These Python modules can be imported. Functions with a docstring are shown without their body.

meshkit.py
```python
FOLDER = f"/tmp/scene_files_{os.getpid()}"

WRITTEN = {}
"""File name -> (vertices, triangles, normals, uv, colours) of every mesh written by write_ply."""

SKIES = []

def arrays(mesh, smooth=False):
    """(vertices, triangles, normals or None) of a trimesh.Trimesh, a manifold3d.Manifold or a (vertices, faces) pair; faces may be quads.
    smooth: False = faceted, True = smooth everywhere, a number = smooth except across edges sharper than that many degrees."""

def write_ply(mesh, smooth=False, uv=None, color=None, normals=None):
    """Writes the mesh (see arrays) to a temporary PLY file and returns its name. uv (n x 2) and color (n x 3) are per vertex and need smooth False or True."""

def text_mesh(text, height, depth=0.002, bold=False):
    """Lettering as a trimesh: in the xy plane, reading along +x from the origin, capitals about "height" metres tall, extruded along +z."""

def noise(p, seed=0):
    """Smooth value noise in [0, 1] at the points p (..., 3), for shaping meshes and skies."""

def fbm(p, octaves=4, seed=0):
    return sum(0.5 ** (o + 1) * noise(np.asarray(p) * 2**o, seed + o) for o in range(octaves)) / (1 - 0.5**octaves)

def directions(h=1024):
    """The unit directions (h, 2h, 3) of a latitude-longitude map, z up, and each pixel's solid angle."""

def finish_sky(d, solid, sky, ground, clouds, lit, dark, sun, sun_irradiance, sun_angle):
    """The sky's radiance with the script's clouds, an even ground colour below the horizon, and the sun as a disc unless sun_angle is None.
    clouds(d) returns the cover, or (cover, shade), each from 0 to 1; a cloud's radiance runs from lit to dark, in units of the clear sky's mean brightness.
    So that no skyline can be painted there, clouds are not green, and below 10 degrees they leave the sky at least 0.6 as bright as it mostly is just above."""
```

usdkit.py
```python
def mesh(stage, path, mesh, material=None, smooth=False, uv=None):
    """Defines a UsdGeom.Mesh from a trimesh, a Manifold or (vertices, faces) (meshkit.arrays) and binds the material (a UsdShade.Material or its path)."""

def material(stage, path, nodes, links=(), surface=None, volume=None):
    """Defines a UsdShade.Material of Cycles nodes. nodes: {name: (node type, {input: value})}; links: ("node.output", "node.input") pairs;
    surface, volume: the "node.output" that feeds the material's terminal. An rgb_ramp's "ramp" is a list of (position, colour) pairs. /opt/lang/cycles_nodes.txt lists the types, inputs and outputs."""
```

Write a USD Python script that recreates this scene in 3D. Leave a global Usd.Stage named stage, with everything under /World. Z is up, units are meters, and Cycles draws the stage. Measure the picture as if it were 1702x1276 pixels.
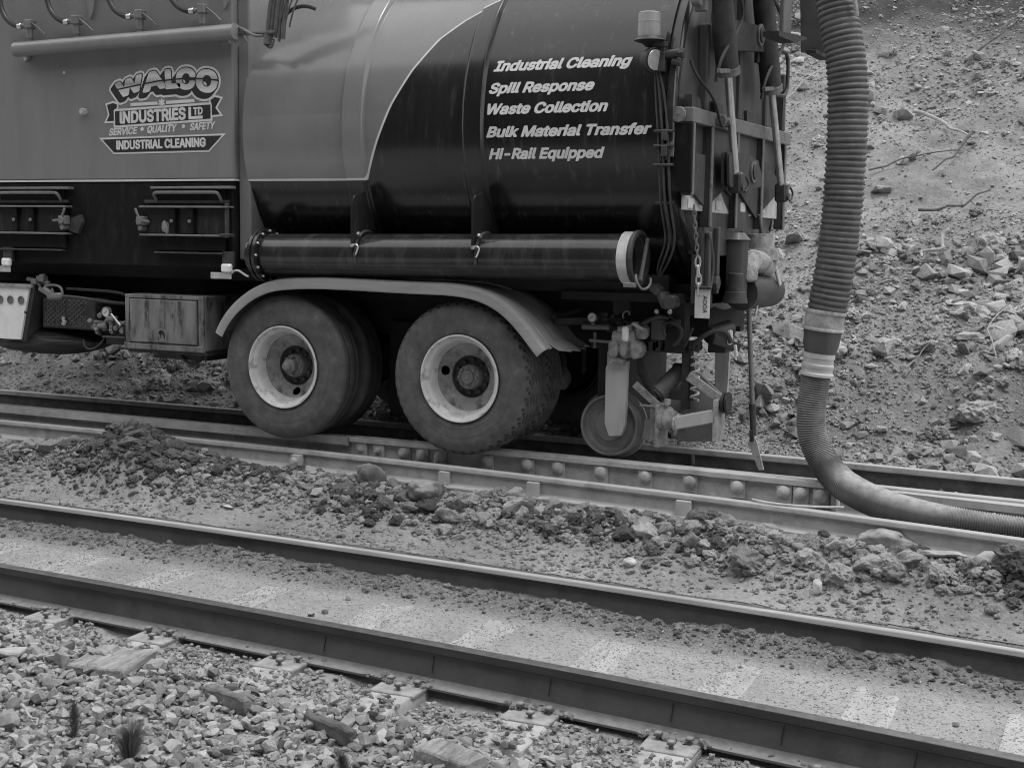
import math, glob, shapely
import numpy as np, trimesh, usdkit, meshkit
from pxr import Usd, UsdGeom, UsdLux, UsdShade, Gf, Sdf, Vt
from shapely.geometry import Polygon, LineString, Point, box as sbox
from shapely import affinity, union_all
from shapely.ops import transform as sh_transform

stage = Usd.Stage.CreateInMemory()
UsdGeom.SetStageUpAxis(stage, UsdGeom.Tokens.z)
UsdGeom.SetStageMetersPerUnit(stage, 1.0)
world = UsdGeom.Xform.Define(stage, '/World')
stage.SetDefaultPrim(world.GetPrim())
UsdGeom.Scope.Define(stage, '/World/Looks')
rng = np.random.default_rng(7)
PI = math.pi

# ------------------------------------------------------------------ camera, sky, sun, exposure
cam = UsdGeom.Camera.Define(stage, '/World/camera')
cam.AddTransformOp().Set(Gf.Matrix4d(0.897, 0.442, 0.0130, 0,
                                     -0.0598, 0.0922, 0.9939, 0,
                                     0.4382, -0.8924, 0.1092, 0,
                                     4.482, -8.327, 1.522, 1).GetOrthonormalized())
cam.CreateHorizontalApertureAttr(36.0)
cam.CreateVerticalApertureAttr(36.0 * 767 / 1024)
cam.CreateFocalLengthAttr(2270 / 1702 * 36.0)
cam.CreateClippingRangeAttr(Gf.Vec2f(0.05, 2000))
cam.CreateExposureAttr(0.15)

CLOUD = 16.5                                               # radiance of the even cloud cover, in the sky texture's units
SUN_EL, SUN_AZ = math.radians(72), math.radians(-10)        # azimuth of the direction towards the sun, from +x to +y
sv = np.array([math.cos(SUN_EL) * math.cos(SUN_AZ), math.cos(SUN_EL) * math.sin(SUN_AZ), math.sin(SUN_EL)])
usdkit.material(stage, '/World/Looks/sky_air', {
    'sky': ('sky_texture', {'sky_type': 'single_scattering', 'sun_disc': False, 'sun_elevation': SUN_EL, 'sun_rotation': math.atan2(sv[0], sv[1]), 'aerosol_density': 4.0}),
    'bw': ('hsv', {'saturation': 0.0}),
    'tc': ('texture_coordinate', {}),
    'n': ('noise_texture', {'scale': 1.6, 'detail': 6}),
    'r': ('rgb_ramp', {'ramp': [(0.3, (0.7, 0.7, 0.7)), (0.7, (1.0, 1.0, 1.0))]}),
    'cl': ('mix_color', {'blend_type': 'multiply', 'fac': 1.0, 'b': (CLOUD, CLOUD, CLOUD), 'use_clamp': False}),
    'mul': ('mix_color', {'blend_type': 'mix', 'fac': 0.85, 'use_clamp': False}),
    'bg': ('background_shader', {'strength': 0.14})},
    [('sky.color', 'bw.color'), ('tc.generated', 'n.vector'), ('n.fac', 'r.fac'), ('bw.color', 'mul.a'), ('r.color', 'cl.a'), ('cl.result', 'mul.b'), ('mul.result', 'bg.color')], surface='bg.background')
dome = UsdLux.DomeLight.Define(stage, '/World/sky')
UsdShade.MaterialBindingAPI.Apply(dome.GetPrim()).Bind(UsdShade.Material.Get(stage, '/World/Looks/sky_air'))
dome.GetPrim().SetCustomDataByKey('kind', 'structure')
sun = UsdLux.DistantLight.Define(stage, '/World/sun')
sun.CreateIntensityAttr(0.35); sun.CreateAngleAttr(14.0); sun.CreateNormalizeAttr(True)
sun.CreateColorAttr(Gf.Vec3f(1, 1, 1))
zx = sv; xx = np.cross([0, 0, 1.0], zx); xx /= np.linalg.norm(xx); yx = np.cross(zx, xx)
sun.AddTransformOp().Set(Gf.Matrix4d(*xx, 0, *yx, 0, *zx, 0, 0, 0, 30, 1))

# ------------------------------------------------------------------ materials (a black and white photograph: every colour is a grey)
MAT = {}
def g(v): return (v, v, v)
def mat(name, lo, hi=None, scale=6, rough=0.6, bump=0.0, bscale=60, metal=0.0, coat=0.0, spec=0.5, stretch=None, detail=6, contrast=(0.35, 0.65),
        dirt=None, dirt_scale=3.0, dirt_ramp=(0.5, 0.7), island=0.0, inst=0.0, dust=None, dust_at=(0.5, 0.95), bdist=0.02):
    """grey between lo and hi by noise; dirt: a second grey in streaks or patches; dust: a grey lying on faces that look up; island/inst: spread of tone between pieces"""
    hi = lo * 1.25 if hi is None else hi
    n = {'tc': ('texture_coordinate', {}), 'ge': ('geometry', {}),
         'mp': ('mapping', {'scale': stretch or (1, 1, 1)}),
         'n': ('noise_texture', {'scale': scale, 'detail': detail, 'roughness': 0.6}),
         'r': ('rgb_ramp', {'ramp': [(contrast[0], g(lo)), (contrast[1], g(hi))]}),
         'p': ('principled_bsdf', {'roughness': rough, 'metallic': metal, 'coat_weight': coat, 'coat_roughness': 0.12, 'specular_ior_level': spec})}
    l = [('tc.object', 'mp.vector'), ('mp.vector', 'n.vector'), ('n.fac', 'r.fac')]
    col = 'r.color'
    if dirt is not None:
        n.update({'dn': ('noise_texture', {'scale': dirt_scale, 'detail': 8, 'roughness': 0.7}), 'dr': ('rgb_ramp', {'ramp': [(dirt_ramp[0], g(0)), (dirt_ramp[1], g(1))]}),
                  'dm': ('mix_color', {'blend_type': 'mix', 'b': g(dirt)})})
        l += [('mp.vector', 'dn.vector'), ('dn.fac', 'dr.fac'), (col, 'dm.a'), ('dr.color', 'dm.fac')]
        col = 'dm.result'
    if dust is not None:
        n.update({'sx': ('separate_xyz', {}), 'zr': ('map_range', {'from_min': dust_at[0], 'from_max': dust_at[1], 'clamp': True}),
                  'zn': ('noise_texture', {'scale': 22.0, 'detail': 5}), 'zm': ('math', {'math_type': 'multiply', 'use_clamp': True}), 'zb': ('math', {'math_type': 'multiply', 'value2': 1.6}),
                  'um': ('mix_color', {'blend_type': 'mix', 'b': g(dust)})})
        l += [('ge.normal', 'sx.vector'), ('sx.z', 'zr.value'), ('tc.object', 'zn.vector'), ('zn.fac', 'zb.value1'), ('zr.result', 'zm.value1'), ('zb.value', 'zm.value2'), (col, 'um.a'), ('zm.value', 'um.fac')]
        col = 'um.result'
    if island or inst:
        s = island or inst
        src = 'ge.random_per_island' if island else 'oi.random'
        if inst: n['oi'] = ('object_info', {})
        n.update({'ir': ('map_range', {'from_min': 0, 'from_max': 1, 'to_min': 1 - s, 'to_max': 1 + s}), 'ic': ('combine_color', {}), 'im': ('mix_color', {'blend_type': 'multiply', 'fac': 1.0, 'use_clamp': False})})
        l += [(src, 'ir.value'), ('ir.result', 'ic.r'), ('ir.result', 'ic.g'), ('ir.result', 'ic.b'), (col, 'im.a'), ('ic.color', 'im.b')]
        col = 'im.result'
    l.append((col, 'p.base_color'))
    if bump:
        n.update({'bn': ('noise_texture', {'scale': bscale, 'detail': 5, 'roughness': 0.65}), 'b': ('bump', {'strength': bump, 'distance': bdist})})
        l += [('tc.object', 'bn.vector'), ('bn.fac', 'b.height'), ('b.normal', 'p.normal')]
    MAT[name] = usdkit.material(stage, '/World/Looks/' + name, n, l, surface='p.BSDF')

mat('grey_paint', 0.145, 0.17, scale=2.5, rough=0.42, coat=0.35, bump=0.03, bscale=400, dirt=0.2, dirt_scale=7, dirt_ramp=(0.62, 0.85), stretch=(2.5, 2.5, 0.5))
mat('black_paint', 0.005, 0.008, scale=4, rough=0.5, coat=0.0, spec=0.12, bump=0.05, bscale=120, dirt=0.026, dirt_scale=5, dirt_ramp=(0.5, 0.8), stretch=(2, 2, 0.7))
mat('black_gloss', 0.009, 0.014, scale=4, rough=0.22, coat=0.5, spec=0.3, bump=0.02, bscale=200, dirt=0.05, dirt_scale=5, dirt_ramp=(0.52, 0.78), stretch=(2, 2, 0.5))
mat('dark_steel', 0.02, 0.045, scale=14, rough=0.6, bump=0.25, bscale=90, dust=0.09)
mat('chassis_black', 0.008, 0.016, scale=9, rough=0.75, bump=0.2)
mat('door_steel', 0.03, 0.055, scale=5, rough=0.5, coat=0.1, bump=0.06, bscale=80, dirt=0.1, dirt_scale=4, dirt_ramp=(0.5, 0.8), stretch=(1.5, 1.5, 0.25), dust=0.12, dust_at=(0.6, 1))
mat('worn_steel', 0.13, 0.2, scale=9, rough=0.55, metal=0.3, bump=0.15, bscale=150, dirt=0.06, dirt_scale=9)
mat('bright_steel', 0.45, 0.6, scale=12, rough=0.3, metal=0.8, bump=0.05)
mat('white_mark', 0.5, 0.56, scale=20, rough=0.5)
mat('letter_grey', 0.52, 0.62, scale=8, rough=0.4)
mat('ink_black', 0.012, 0.016, rough=0.4)
mat('white_dirty', 0.36, 0.52, scale=11, rough=0.55, bump=0.05, dirt=0.22, dirt_scale=9, dirt_ramp=(0.6, 0.72))
mat('pale_panel', 0.6, 0.72, scale=6, rough=0.5, bump=0.05, dirt=0.35, dirt_scale=7, dirt_ramp=(0.6, 0.8))
mat('lens_white', 0.7, 0.8, rough=0.2)
mat('rubber', 0.055, 0.09, scale=5, rough=0.75, bump=0.25, bscale=90, dirt=0.17, dirt_scale=7, dirt_ramp=(0.5, 0.8))
mat('rim_paint', 0.48, 0.6, scale=7, rough=0.5, bump=0.05, dirt=0.2, dirt_scale=8, dirt_ramp=(0.53, 0.68))
mat('rim_dish', 0.2, 0.34, scale=9, rough=0.65, bump=0.15, dirt=0.07, dirt_scale=7, dirt_ramp=(0.5, 0.65))
mat('hub_dark', 0.05, 0.09, scale=14, rough=0.75, bump=0.3, bscale=120)
mat('hub_rust', 0.15, 0.24, scale=14, rough=0.7, bump=0.35, bscale=120, dust=0.25)
mat('fender_plastic', 0.22, 0.31, scale=5, rough=0.55, bump=0.04, bscale=90, dirt=0.26, dirt_scale=5, dirt_ramp=(0.5, 0.75), stretch=(0.4, 3, 2), dust=0.3, dust_at=(0.4, 1))
mat('boom_grey', 0.06, 0.09, scale=5, rough=0.6, bump=0.1)
mat('toolbox_rust', 0.09, 0.18, scale=6, rough=0.6, bump=0.15, bscale=70, dirt=0.025, dirt_scale=4, dirt_ramp=(0.52, 0.6), stretch=(2.2, 2.2, 0.6), dust=0.2)
mat('shield_plastic', 0.32, 0.42, scale=6, rough=0.5, bump=0.06, dirt=0.17, dirt_scale=5, stretch=(1, 1, 0.3))
mat('muddy_grey', 0.22, 0.36, scale=16, rough=0.85, bump=0.5, bscale=60, dirt=0.12, dirt_scale=9)
mat('caked_mud', 0.24, 0.36, scale=14, rough=0.95, bump=0.7, bscale=50, dirt=0.16, dirt_scale=8, dirt_ramp=(0.5, 0.62))
mat('wheel_iron', 0.18, 0.26, scale=8, rough=0.55, metal=0.2, bump=0.2, bscale=90, dirt=0.13, dirt_scale=6)
mat('hose_rubber', 0.05, 0.09, scale=9, rough=0.55, bump=0.2, bscale=90, dirt=0.16, dirt_scale=7, dirt_ramp=(0.55, 0.8))
mat('hose_dusty', 0.05, 0.09, scale=6, rough=0.75, bump=0.1, bscale=160, dust=0.3, dust_at=(0.2, 0.75))
mat('black_rubber', 0.012, 0.02, rough=0.5, bump=0.08)
mat('cable', 0.06, 0.1, rough=0.55, scale=20)
mat('amber_lens', 0.23, 0.27, scale=5, rough=0.5)
mat('rail_head', 0.028, 0.045, scale=10, rough=0.42, metal=0.45, bump=0.06, bscale=160, stretch=(0.3, 1, 1), dust=0.13, dust_at=(0.8, 1))
mat('rail_shine', 0.28, 0.4, scale=10, rough=0.4, metal=0.1, bump=0.05, stretch=(0.2, 3, 3))
mat('rail_web', 0.07, 0.135, scale=3, rough=0.8, bump=0.3, bscale=70, dirt=0.055, dirt_scale=3, dust=0.22, dust_at=(0.3, 0.9))
mat('dusty_iron', 0.3, 0.4, scale=7, rough=0.85, bump=0.25, bscale=110, dirt=0.17, dirt_scale=6, dirt_ramp=(0.52, 0.75), dust=0.33, dust_at=(0.4, 0.9))
mat('beam_dust', 0.36, 0.46, scale=7, rough=0.9, bump=0.25, bscale=110, dirt=0.2, dirt_scale=5, dirt_ramp=(0.5, 0.75))
mat('dark_iron', 0.07, 0.14, scale=8, rough=0.85, bump=0.3, dust=0.2, dust_at=(0.6, 1))
mat('tie_wood', 0.31, 0.38, scale=5, rough=0.9, bump=0.5, bscale=45, stretch=(2, 0.8, 2), dirt=0.26, dirt_scale=3, dirt_ramp=(0.44, 0.66))
mat('old_tie', 0.16, 0.3, scale=7, rough=0.9, bump=0.6, bscale=40, stretch=(4, 0.8, 4), dirt=0.08, dirt_scale=4)
mat('plate_rust', 0.22, 0.34, scale=12, rough=0.85, bump=0.4, bscale=90, dirt=0.13, dirt_scale=10)
mat('spike_rust', 0.07, 0.12, scale=30, rough=0.8, bump=0.4, dust=0.25)
mat('ballast_grey', 0.17, 0.31, scale=9, rough=0.9, bump=0.4, bscale=70, inst=0.5)
mat('ballast_one', 0.16, 0.3, scale=9, rough=0.9, bump=0.35, bscale=70, inst=0.3)
mat('crumb_soil', 0.2, 0.33, scale=15, rough=0.95, bump=0.6, bscale=90, inst=0.35)
mat('grit_pale', 0.22, 0.34, scale=15, rough=0.95, inst=0.3)
mat('bank_soil', 0.13, 0.22, scale=15, rough=0.95, bump=0.6, bscale=90, inst=0.4)
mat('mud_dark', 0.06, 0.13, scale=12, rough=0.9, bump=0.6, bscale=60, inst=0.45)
mat('slope_dark', 0.13, 0.22, scale=10, rough=0.93, bump=0.5, bscale=60, inst=0.4)
mat('slope_stone', 0.21, 0.35, scale=10, rough=0.93, bump=0.4, bscale=60, inst=0.42)
mat('pale_rock', 0.26, 0.38, scale=8, rough=0.9, bump=0.4, bscale=50)
mat('dark_rock', 0.06, 0.12, scale=7, rough=0.8, bump=0.5, bscale=40, dust=0.3)
mat('twig_pale', 0.24, 0.33, scale=20, rough=0.9, bump=0.3)
mat('twig_dark', 0.06, 0.12, scale=20, rough=0.9, bump=0.3)
mat('weed_green', 0.07, 0.13, scale=20, rough=0.8)
mat('conifer_far', 0.02, 0.05, scale=1.2, rough=0.95)
usdkit.material(stage, '/World/Looks/tyre_rubber', {
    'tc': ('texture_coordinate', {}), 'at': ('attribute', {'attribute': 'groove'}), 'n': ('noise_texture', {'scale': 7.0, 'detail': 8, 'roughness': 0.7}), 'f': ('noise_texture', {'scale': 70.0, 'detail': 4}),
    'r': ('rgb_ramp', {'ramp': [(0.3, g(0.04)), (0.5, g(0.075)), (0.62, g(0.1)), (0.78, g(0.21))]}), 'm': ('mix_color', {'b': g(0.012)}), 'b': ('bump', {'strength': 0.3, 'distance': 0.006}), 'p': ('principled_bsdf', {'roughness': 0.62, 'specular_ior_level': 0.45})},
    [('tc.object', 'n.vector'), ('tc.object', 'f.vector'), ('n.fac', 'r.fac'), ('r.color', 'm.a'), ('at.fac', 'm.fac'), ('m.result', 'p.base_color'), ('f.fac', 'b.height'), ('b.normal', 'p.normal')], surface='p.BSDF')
MAT['tyre_rubber'] = UsdShade.Material.Get(stage, '/World/Looks/tyre_rubber')
def soil(name, stops, scale, bump, extra=None, damp=None):
    n = {'ge': ('geometry', {}), 'a': ('noise_texture', {'scale': scale, 'detail': 9, 'roughness': 0.68}), 'f': ('noise_texture', {'scale': scale * 22, 'detail': 5, 'roughness': 0.7}),
         'm': ('mix_float', {'fac': 0.4}), 'r': ('rgb_ramp', {'ramp': [(p, g(v)) for p, v in stops]}),
         'v': ('voronoi_texture', {'scale': 38.0}), 'vb': ('bump', {'strength': 0.35, 'distance': 0.015, 'invert': True}),
         'b': ('bump', {'strength': bump, 'distance': 0.03}), 'p': ('principled_bsdf', {'roughness': 0.95, 'specular_ior_level': 0.25})}
    l = [('ge.position', 'a.vector'), ('ge.position', 'f.vector'), ('ge.position', 'v.vector'), ('a.fac', 'm.a'), ('f.fac', 'm.b'), ('m.result', 'r.fac'),
         ('v.distance', 'vb.height'), ('f.fac', 'b.height'), ('vb.normal', 'b.normal'), ('b.normal', 'p.normal')]
    col = 'r.color'
    if extra:                                    # darker humus above a height
        lo, hi, tone = extra
        n.update({'sx': ('separate_xyz', {}), 'w': ('math', {'math_type': 'multiply_add', 'value2': 1.5}), 'mr': ('map_range', {'from_min': lo, 'from_max': hi, 'clamp': True}), 'hm': ('mix_color', {'b': g(tone)})})
        l += [('ge.position', 'sx.vector'), ('a.fac', 'w.value1'), ('sx.z', 'w.value3'), ('w.value', 'mr.value'), (col, 'hm.a'), ('mr.result', 'hm.fac')]
        col = 'hm.result'
    if damp:                                     # darker damp earth where it was thrown up
        n.update({'da': ('attribute', {'attribute': 'damp'}), 'dn': ('math', {'math_type': 'multiply_add', 'value2': 1.6, 'value3': -0.8}), 'ds': ('math', {'math_type': 'add', 'use_clamp': True}), 'dg': ('math', {'math_type': 'greater_than', 'value2': 0.02}), 'dq': ('math', {'math_type': 'multiply'}),
                  'dr': ('rgb_ramp', {'ramp': [(0.35, g(damp[0])), (0.65, g(damp[1]))]}), 'dm': ('mix_color', {})})
        l += [('a.fac', 'dn.value1'), ('da.fac', 'ds.value1'), ('dn.value', 'ds.value2'), ('da.fac', 'dg.value1'), ('ds.value', 'dq.value1'), ('dg.value', 'dq.value2'), ('f.fac', 'dr.fac'), (col, 'dm.a'), ('dr.color', 'dm.b'), ('dq.value', 'dm.fac')]
        col = 'dm.result'
    l.append((col, 'p.base_color'))
    MAT[name] = usdkit.material(stage, '/World/Looks/' + name, n, l, surface='p.BSDF')
soil('ground_dust', [(0.32, 0.19), (0.48, 0.27), (0.62, 0.34)], 2.0, 0.5, damp=(0.09, 0.16))
soil('strip_soil', [(0.32, 0.13), (0.5, 0.24), (0.65, 0.34)], 1.6, 0.6, damp=(0.07, 0.15))
soil('bed_soil', [(0.32, 0.1), (0.5, 0.2), (0.68, 0.3)], 2.2, 0.6)
soil('slope_soil', [(0.34, 0.13), (0.5, 0.215), (0.64, 0.3)], 1.1, 0.6, extra=(4.35, 4.9, 0.05))

# ------------------------------------------------------------------ builders
used = {}
def path_of(name, parent=None):
    base = (str(parent.GetPath() if hasattr(parent, 'GetPath') else parent) if parent else '/World') + '/' + name
    k = used.get(base, 0); used[base] = k + 1
    return base if k == 0 else f'{base}_{k:03d}'
def tag(prim, label=None, cat=None, group=None, kind=None):
    prim = prim.GetPrim() if hasattr(prim, 'GetPrim') else prim
    for k, v in (('label', label), ('category', cat), ('group', group), ('kind', kind)):
        if v: prim.SetCustomDataByKey(k, v)
    return prim
def xform(name, parent=None, loc=None, rz=0.0):
    x = UsdGeom.Xform.Define(stage, path_of(name, parent))
    if loc is not None: x.AddTranslateOp().Set(Gf.Vec3d(*map(float, loc)))
    if rz: x.AddRotateZOp().Set(float(rz))
    return x.GetPrim()
def put(name, mesh, m, parent=None, smooth=32):
    pp = parent.GetPath() if hasattr(parent, 'GetPath') else parent
    return usdkit.mesh(stage, path_of(name, pp), mesh, MAT[m], smooth=smooth).GetPrim()

CORN = np.array([[sx, sy, sz] for sx in (-1, 1) for sy in (-1, 1) for sz in (-1, 1)], float)
def cbox(size, b=0.004):
    h = np.asarray(size, float) / 2; b = min(b, h.min() * 0.6)
    pts = np.vstack([CORN * (h - np.array([b if k != a else 0 for k in range(3)])) for a in range(3)])
    return trimesh.convex.convex_hull(pts)
def frame_to(d, up=(0, 0, 1)):
    z = np.asarray(d, float); z = z / np.linalg.norm(z); u = np.asarray(up, float)
    if abs(z @ u) > 0.98: u = np.array([1.0, 0, 0]) if abs(z[0]) < 0.9 else np.array([0, 1.0, 0])
    x = np.cross(u, z); x /= np.linalg.norm(x); y = np.cross(z, x)
    M = np.eye(4); M[:3, 0], M[:3, 1], M[:3, 2] = x, y, z
    return M
def sweep(path, radius, seg=12, closed_ends=True):
    p = np.asarray(path, float); n = len(p); r = np.broadcast_to(np.asarray(radius, float), (n,))
    t = np.gradient(p, axis=0); t /= np.maximum(np.linalg.norm(t, axis=1, keepdims=True), 1e-9)
    u = np.cross(t[0], [0.3, 0.5, 0.81]); u /= np.linalg.norm(u); us = [u]
    for k in range(1, n):
        u = us[-1] - t[k] * (us[-1] @ t[k]); us.append(u / np.linalg.norm(u))
    us = np.array(us); ws = np.cross(t, us)
    a = np.linspace(0, 2 * PI, seg, endpoint=False)
    v = p[:, None] + r[:, None, None] * (np.cos(a)[None, :, None] * us[:, None] + np.sin(a)[None, :, None] * ws[:, None])
    v = v.reshape(-1, 3); i = np.arange(n - 1)[:, None] * seg; j = np.arange(seg)[None]; jn = (j + 1) % seg
    q = np.stack([i + j, i + jn, i + seg + jn, i + seg + j], -1).reshape(-1, 4)
    f = np.vstack([q[:, [0, 1, 2]], q[:, [0, 2, 3]]])
    if closed_ends:
        c0, c1 = len(v), len(v) + 1
        v = np.vstack([v, p[0], p[-1]]); jj = np.arange(seg); jn1 = (jj + 1) % seg; o = (n - 1) * seg
        f = np.vstack([f, np.stack([np.full(seg, c0), jn1, jj], 1), np.stack([np.full(seg, c1), o + jj, o + jn1], 1)])
    return trimesh.Trimesh(v, f, process=False)
def curve(pts, n=40):
    """smooth path through points"""
    from scipy.interpolate import CubicSpline
    p = np.asarray(pts, float); d = np.r_[0, np.cumsum(np.linalg.norm(np.diff(p, axis=0), axis=1))]
    return CubicSpline(d, p)(np.linspace(0, d[-1], n))
def lathe(profile, origin, axis, seg=32, flip=False):
    """profile: (radius, distance along the axis)"""
    pr = np.asarray(profile, float); n = len(pr); a = np.linspace(0, 2 * PI, seg, endpoint=False)
    v = np.stack([pr[:, 0, None] * np.cos(a), pr[:, 0, None] * np.sin(a), np.repeat(pr[:, 1, None], seg, 1)], -1).reshape(-1, 3)
    i = np.arange(n - 1)[:, None] * seg; j = np.arange(seg)[None]; jn = (j + 1) % seg
    q = np.stack([i + j, i + jn, i + seg + jn, i + seg + j], -1).reshape(-1, 4)
    f = np.vstack([q[:, [0, 1, 2]], q[:, [0, 2, 3]]])
    M = frame_to(axis); M[:3, 3] = origin
    m = trimesh.Trimesh(v, f, process=False); m.apply_transform(M)
    if flip: m.invert()
    return m
class MB:
    def __init__(s): s.m = []
    def add(s, m): s.m.append(m); return s
    def box(s, x0, x1, y0, y1, z0, z1, b=0.004):
        m = cbox((abs(x1 - x0), abs(y1 - y0), abs(z1 - z0)), b); m.apply_translation(((x0 + x1) / 2, (y0 + y1) / 2, (z0 + z1) / 2)); s.m.append(m); return s
    def bar(s, p0, p1, w, h, b=0.004, up=(0, 0, 1)):
        p0, p1 = np.asarray(p0, float), np.asarray(p1, float); m = cbox((w, h, np.linalg.norm(p1 - p0)), b)
        M = frame_to(p1 - p0, up); M[:3, 3] = (p0 + p1) / 2; m.apply_transform(M); s.m.append(m); return s
    def cyl(s, p0, p1, r, r1=None, seg=18, b=0.003):
        p0, p1 = np.asarray(p0, float), np.asarray(p1, float); L = np.linalg.norm(p1 - p0); r1 = r if r1 is None else r1; b = min(b, r * 0.4, L * 0.3)
        s.m.append(lathe([(0, 0), (r - b, 0), (r, b), (r1, L - b), (r1 - b, L), (0, L)], p0, p1 - p0, seg)); return s
    def tube(s, pts, r, seg=8, n=None):
        s.m.append(sweep(curve(pts, n or max(8, 8 * len(pts))) if len(pts) > 2 else np.linspace(pts[0], pts[1], 2), r, seg)); return s
    def pipe(s, pts, r, seg=8):
        p = np.asarray(pts, float)
        for _ in range(3):
            q = np.empty((2 * len(p), 3)); q[0::2] = p * 1.0; q[1::2] = p * 1.0
            q[1:-1:2] = 0.8 * p[:-1] + 0.2 * p[1:]; q[2::2] = 0.2 * p[:-1] + 0.8 * p[1:]; q[0], q[-1] = p[0], p[-1]; p = q
        s.m.append(sweep(p, r, seg)); return s
    def poly(s, pts, plane, t0, t1):
        P = pts if hasattr(pts, 'geoms') or hasattr(pts, 'exterior') else Polygon(pts)
        for gg in getattr(P, 'geoms', [P]):
            if gg.area < 1e-7: continue
            m = trimesh.creation.extrude_polygon(gg, abs(t1 - t0), engine='earcut'); v = m.vertices.copy(); t = v[:, 2] + min(t0, t1)
            a, bb = v[:, 0], v[:, 1]
            v = {'xz': np.stack([a, t, bb], 1), 'yz': np.stack([t, a, bb], 1), 'xy': np.stack([a, bb, t], 1)}[plane]
            m = trimesh.Trimesh(v, m.faces, process=False)
            if plane == 'xz': m.invert()
            s.m.append(m)
        return s
    def nut(s, p, d, r=0.014, h=0.012):
        p, d = np.asarray(p, float), np.asarray(d, float); s.m.append(lathe([(0, 0), (r, 0), (r, h * 0.8), (r * 0.8, h), (0, h)], p, d, 6)); return s
    def build(s, name, m, parent=None, smooth=32):
        return put(name, trimesh.util.concatenate(s.m) if len(s.m) > 1 else s.m[0], m, parent, smooth)

def text_poly(text, stroke=2):
    """lettering as a shapely shape, capitals one unit tall"""
    from PIL import Image, ImageDraw, ImageFont
    font = ImageFont.truetype(glob.glob('/opt/blender-*/*/datafiles/fonts/Inter.woff2')[0], 96)
    x0, y0, x1, y1 = font.getbbox(text, anchor='ls', stroke_width=stroke)
    im = Image.new('L', (x1 - x0 + 8, y1 - y0 + 8))
    ImageDraw.Draw(im).text((4 - x0, 4 - y0), text, 255, font, anchor='ls', stroke_width=stroke)
    on = np.pad(np.asarray(im) > 127, ((0, 0), (1, 1))).astype(np.int8)
    rows, starts = np.nonzero(np.diff(on, axis=1) == 1); ends = np.nonzero(np.diff(on, axis=1) == -1)[1]
    sh = union_all(shapely.box(starts, -rows - 1, ends, -rows)).buffer(0.6).buffer(-0.6).simplify(0.7)
    return affinity.affine_transform(sh, [1 / 70, 0, 0, 1 / 70, -4 / 70, (4 - y0) / 70])
def fit(sh, x0, x1, base, cap, shear=0.0):
    if shear: sh = affinity.affine_transform(sh, [1, shear, 0, 1, 0, 0])
    b = sh.bounds; k = (x1 - x0) / (b[2] - b[0])
    return affinity.affine_transform(sh, [k, 0, 0, cap, x0 - b[0] * k, base])

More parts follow.
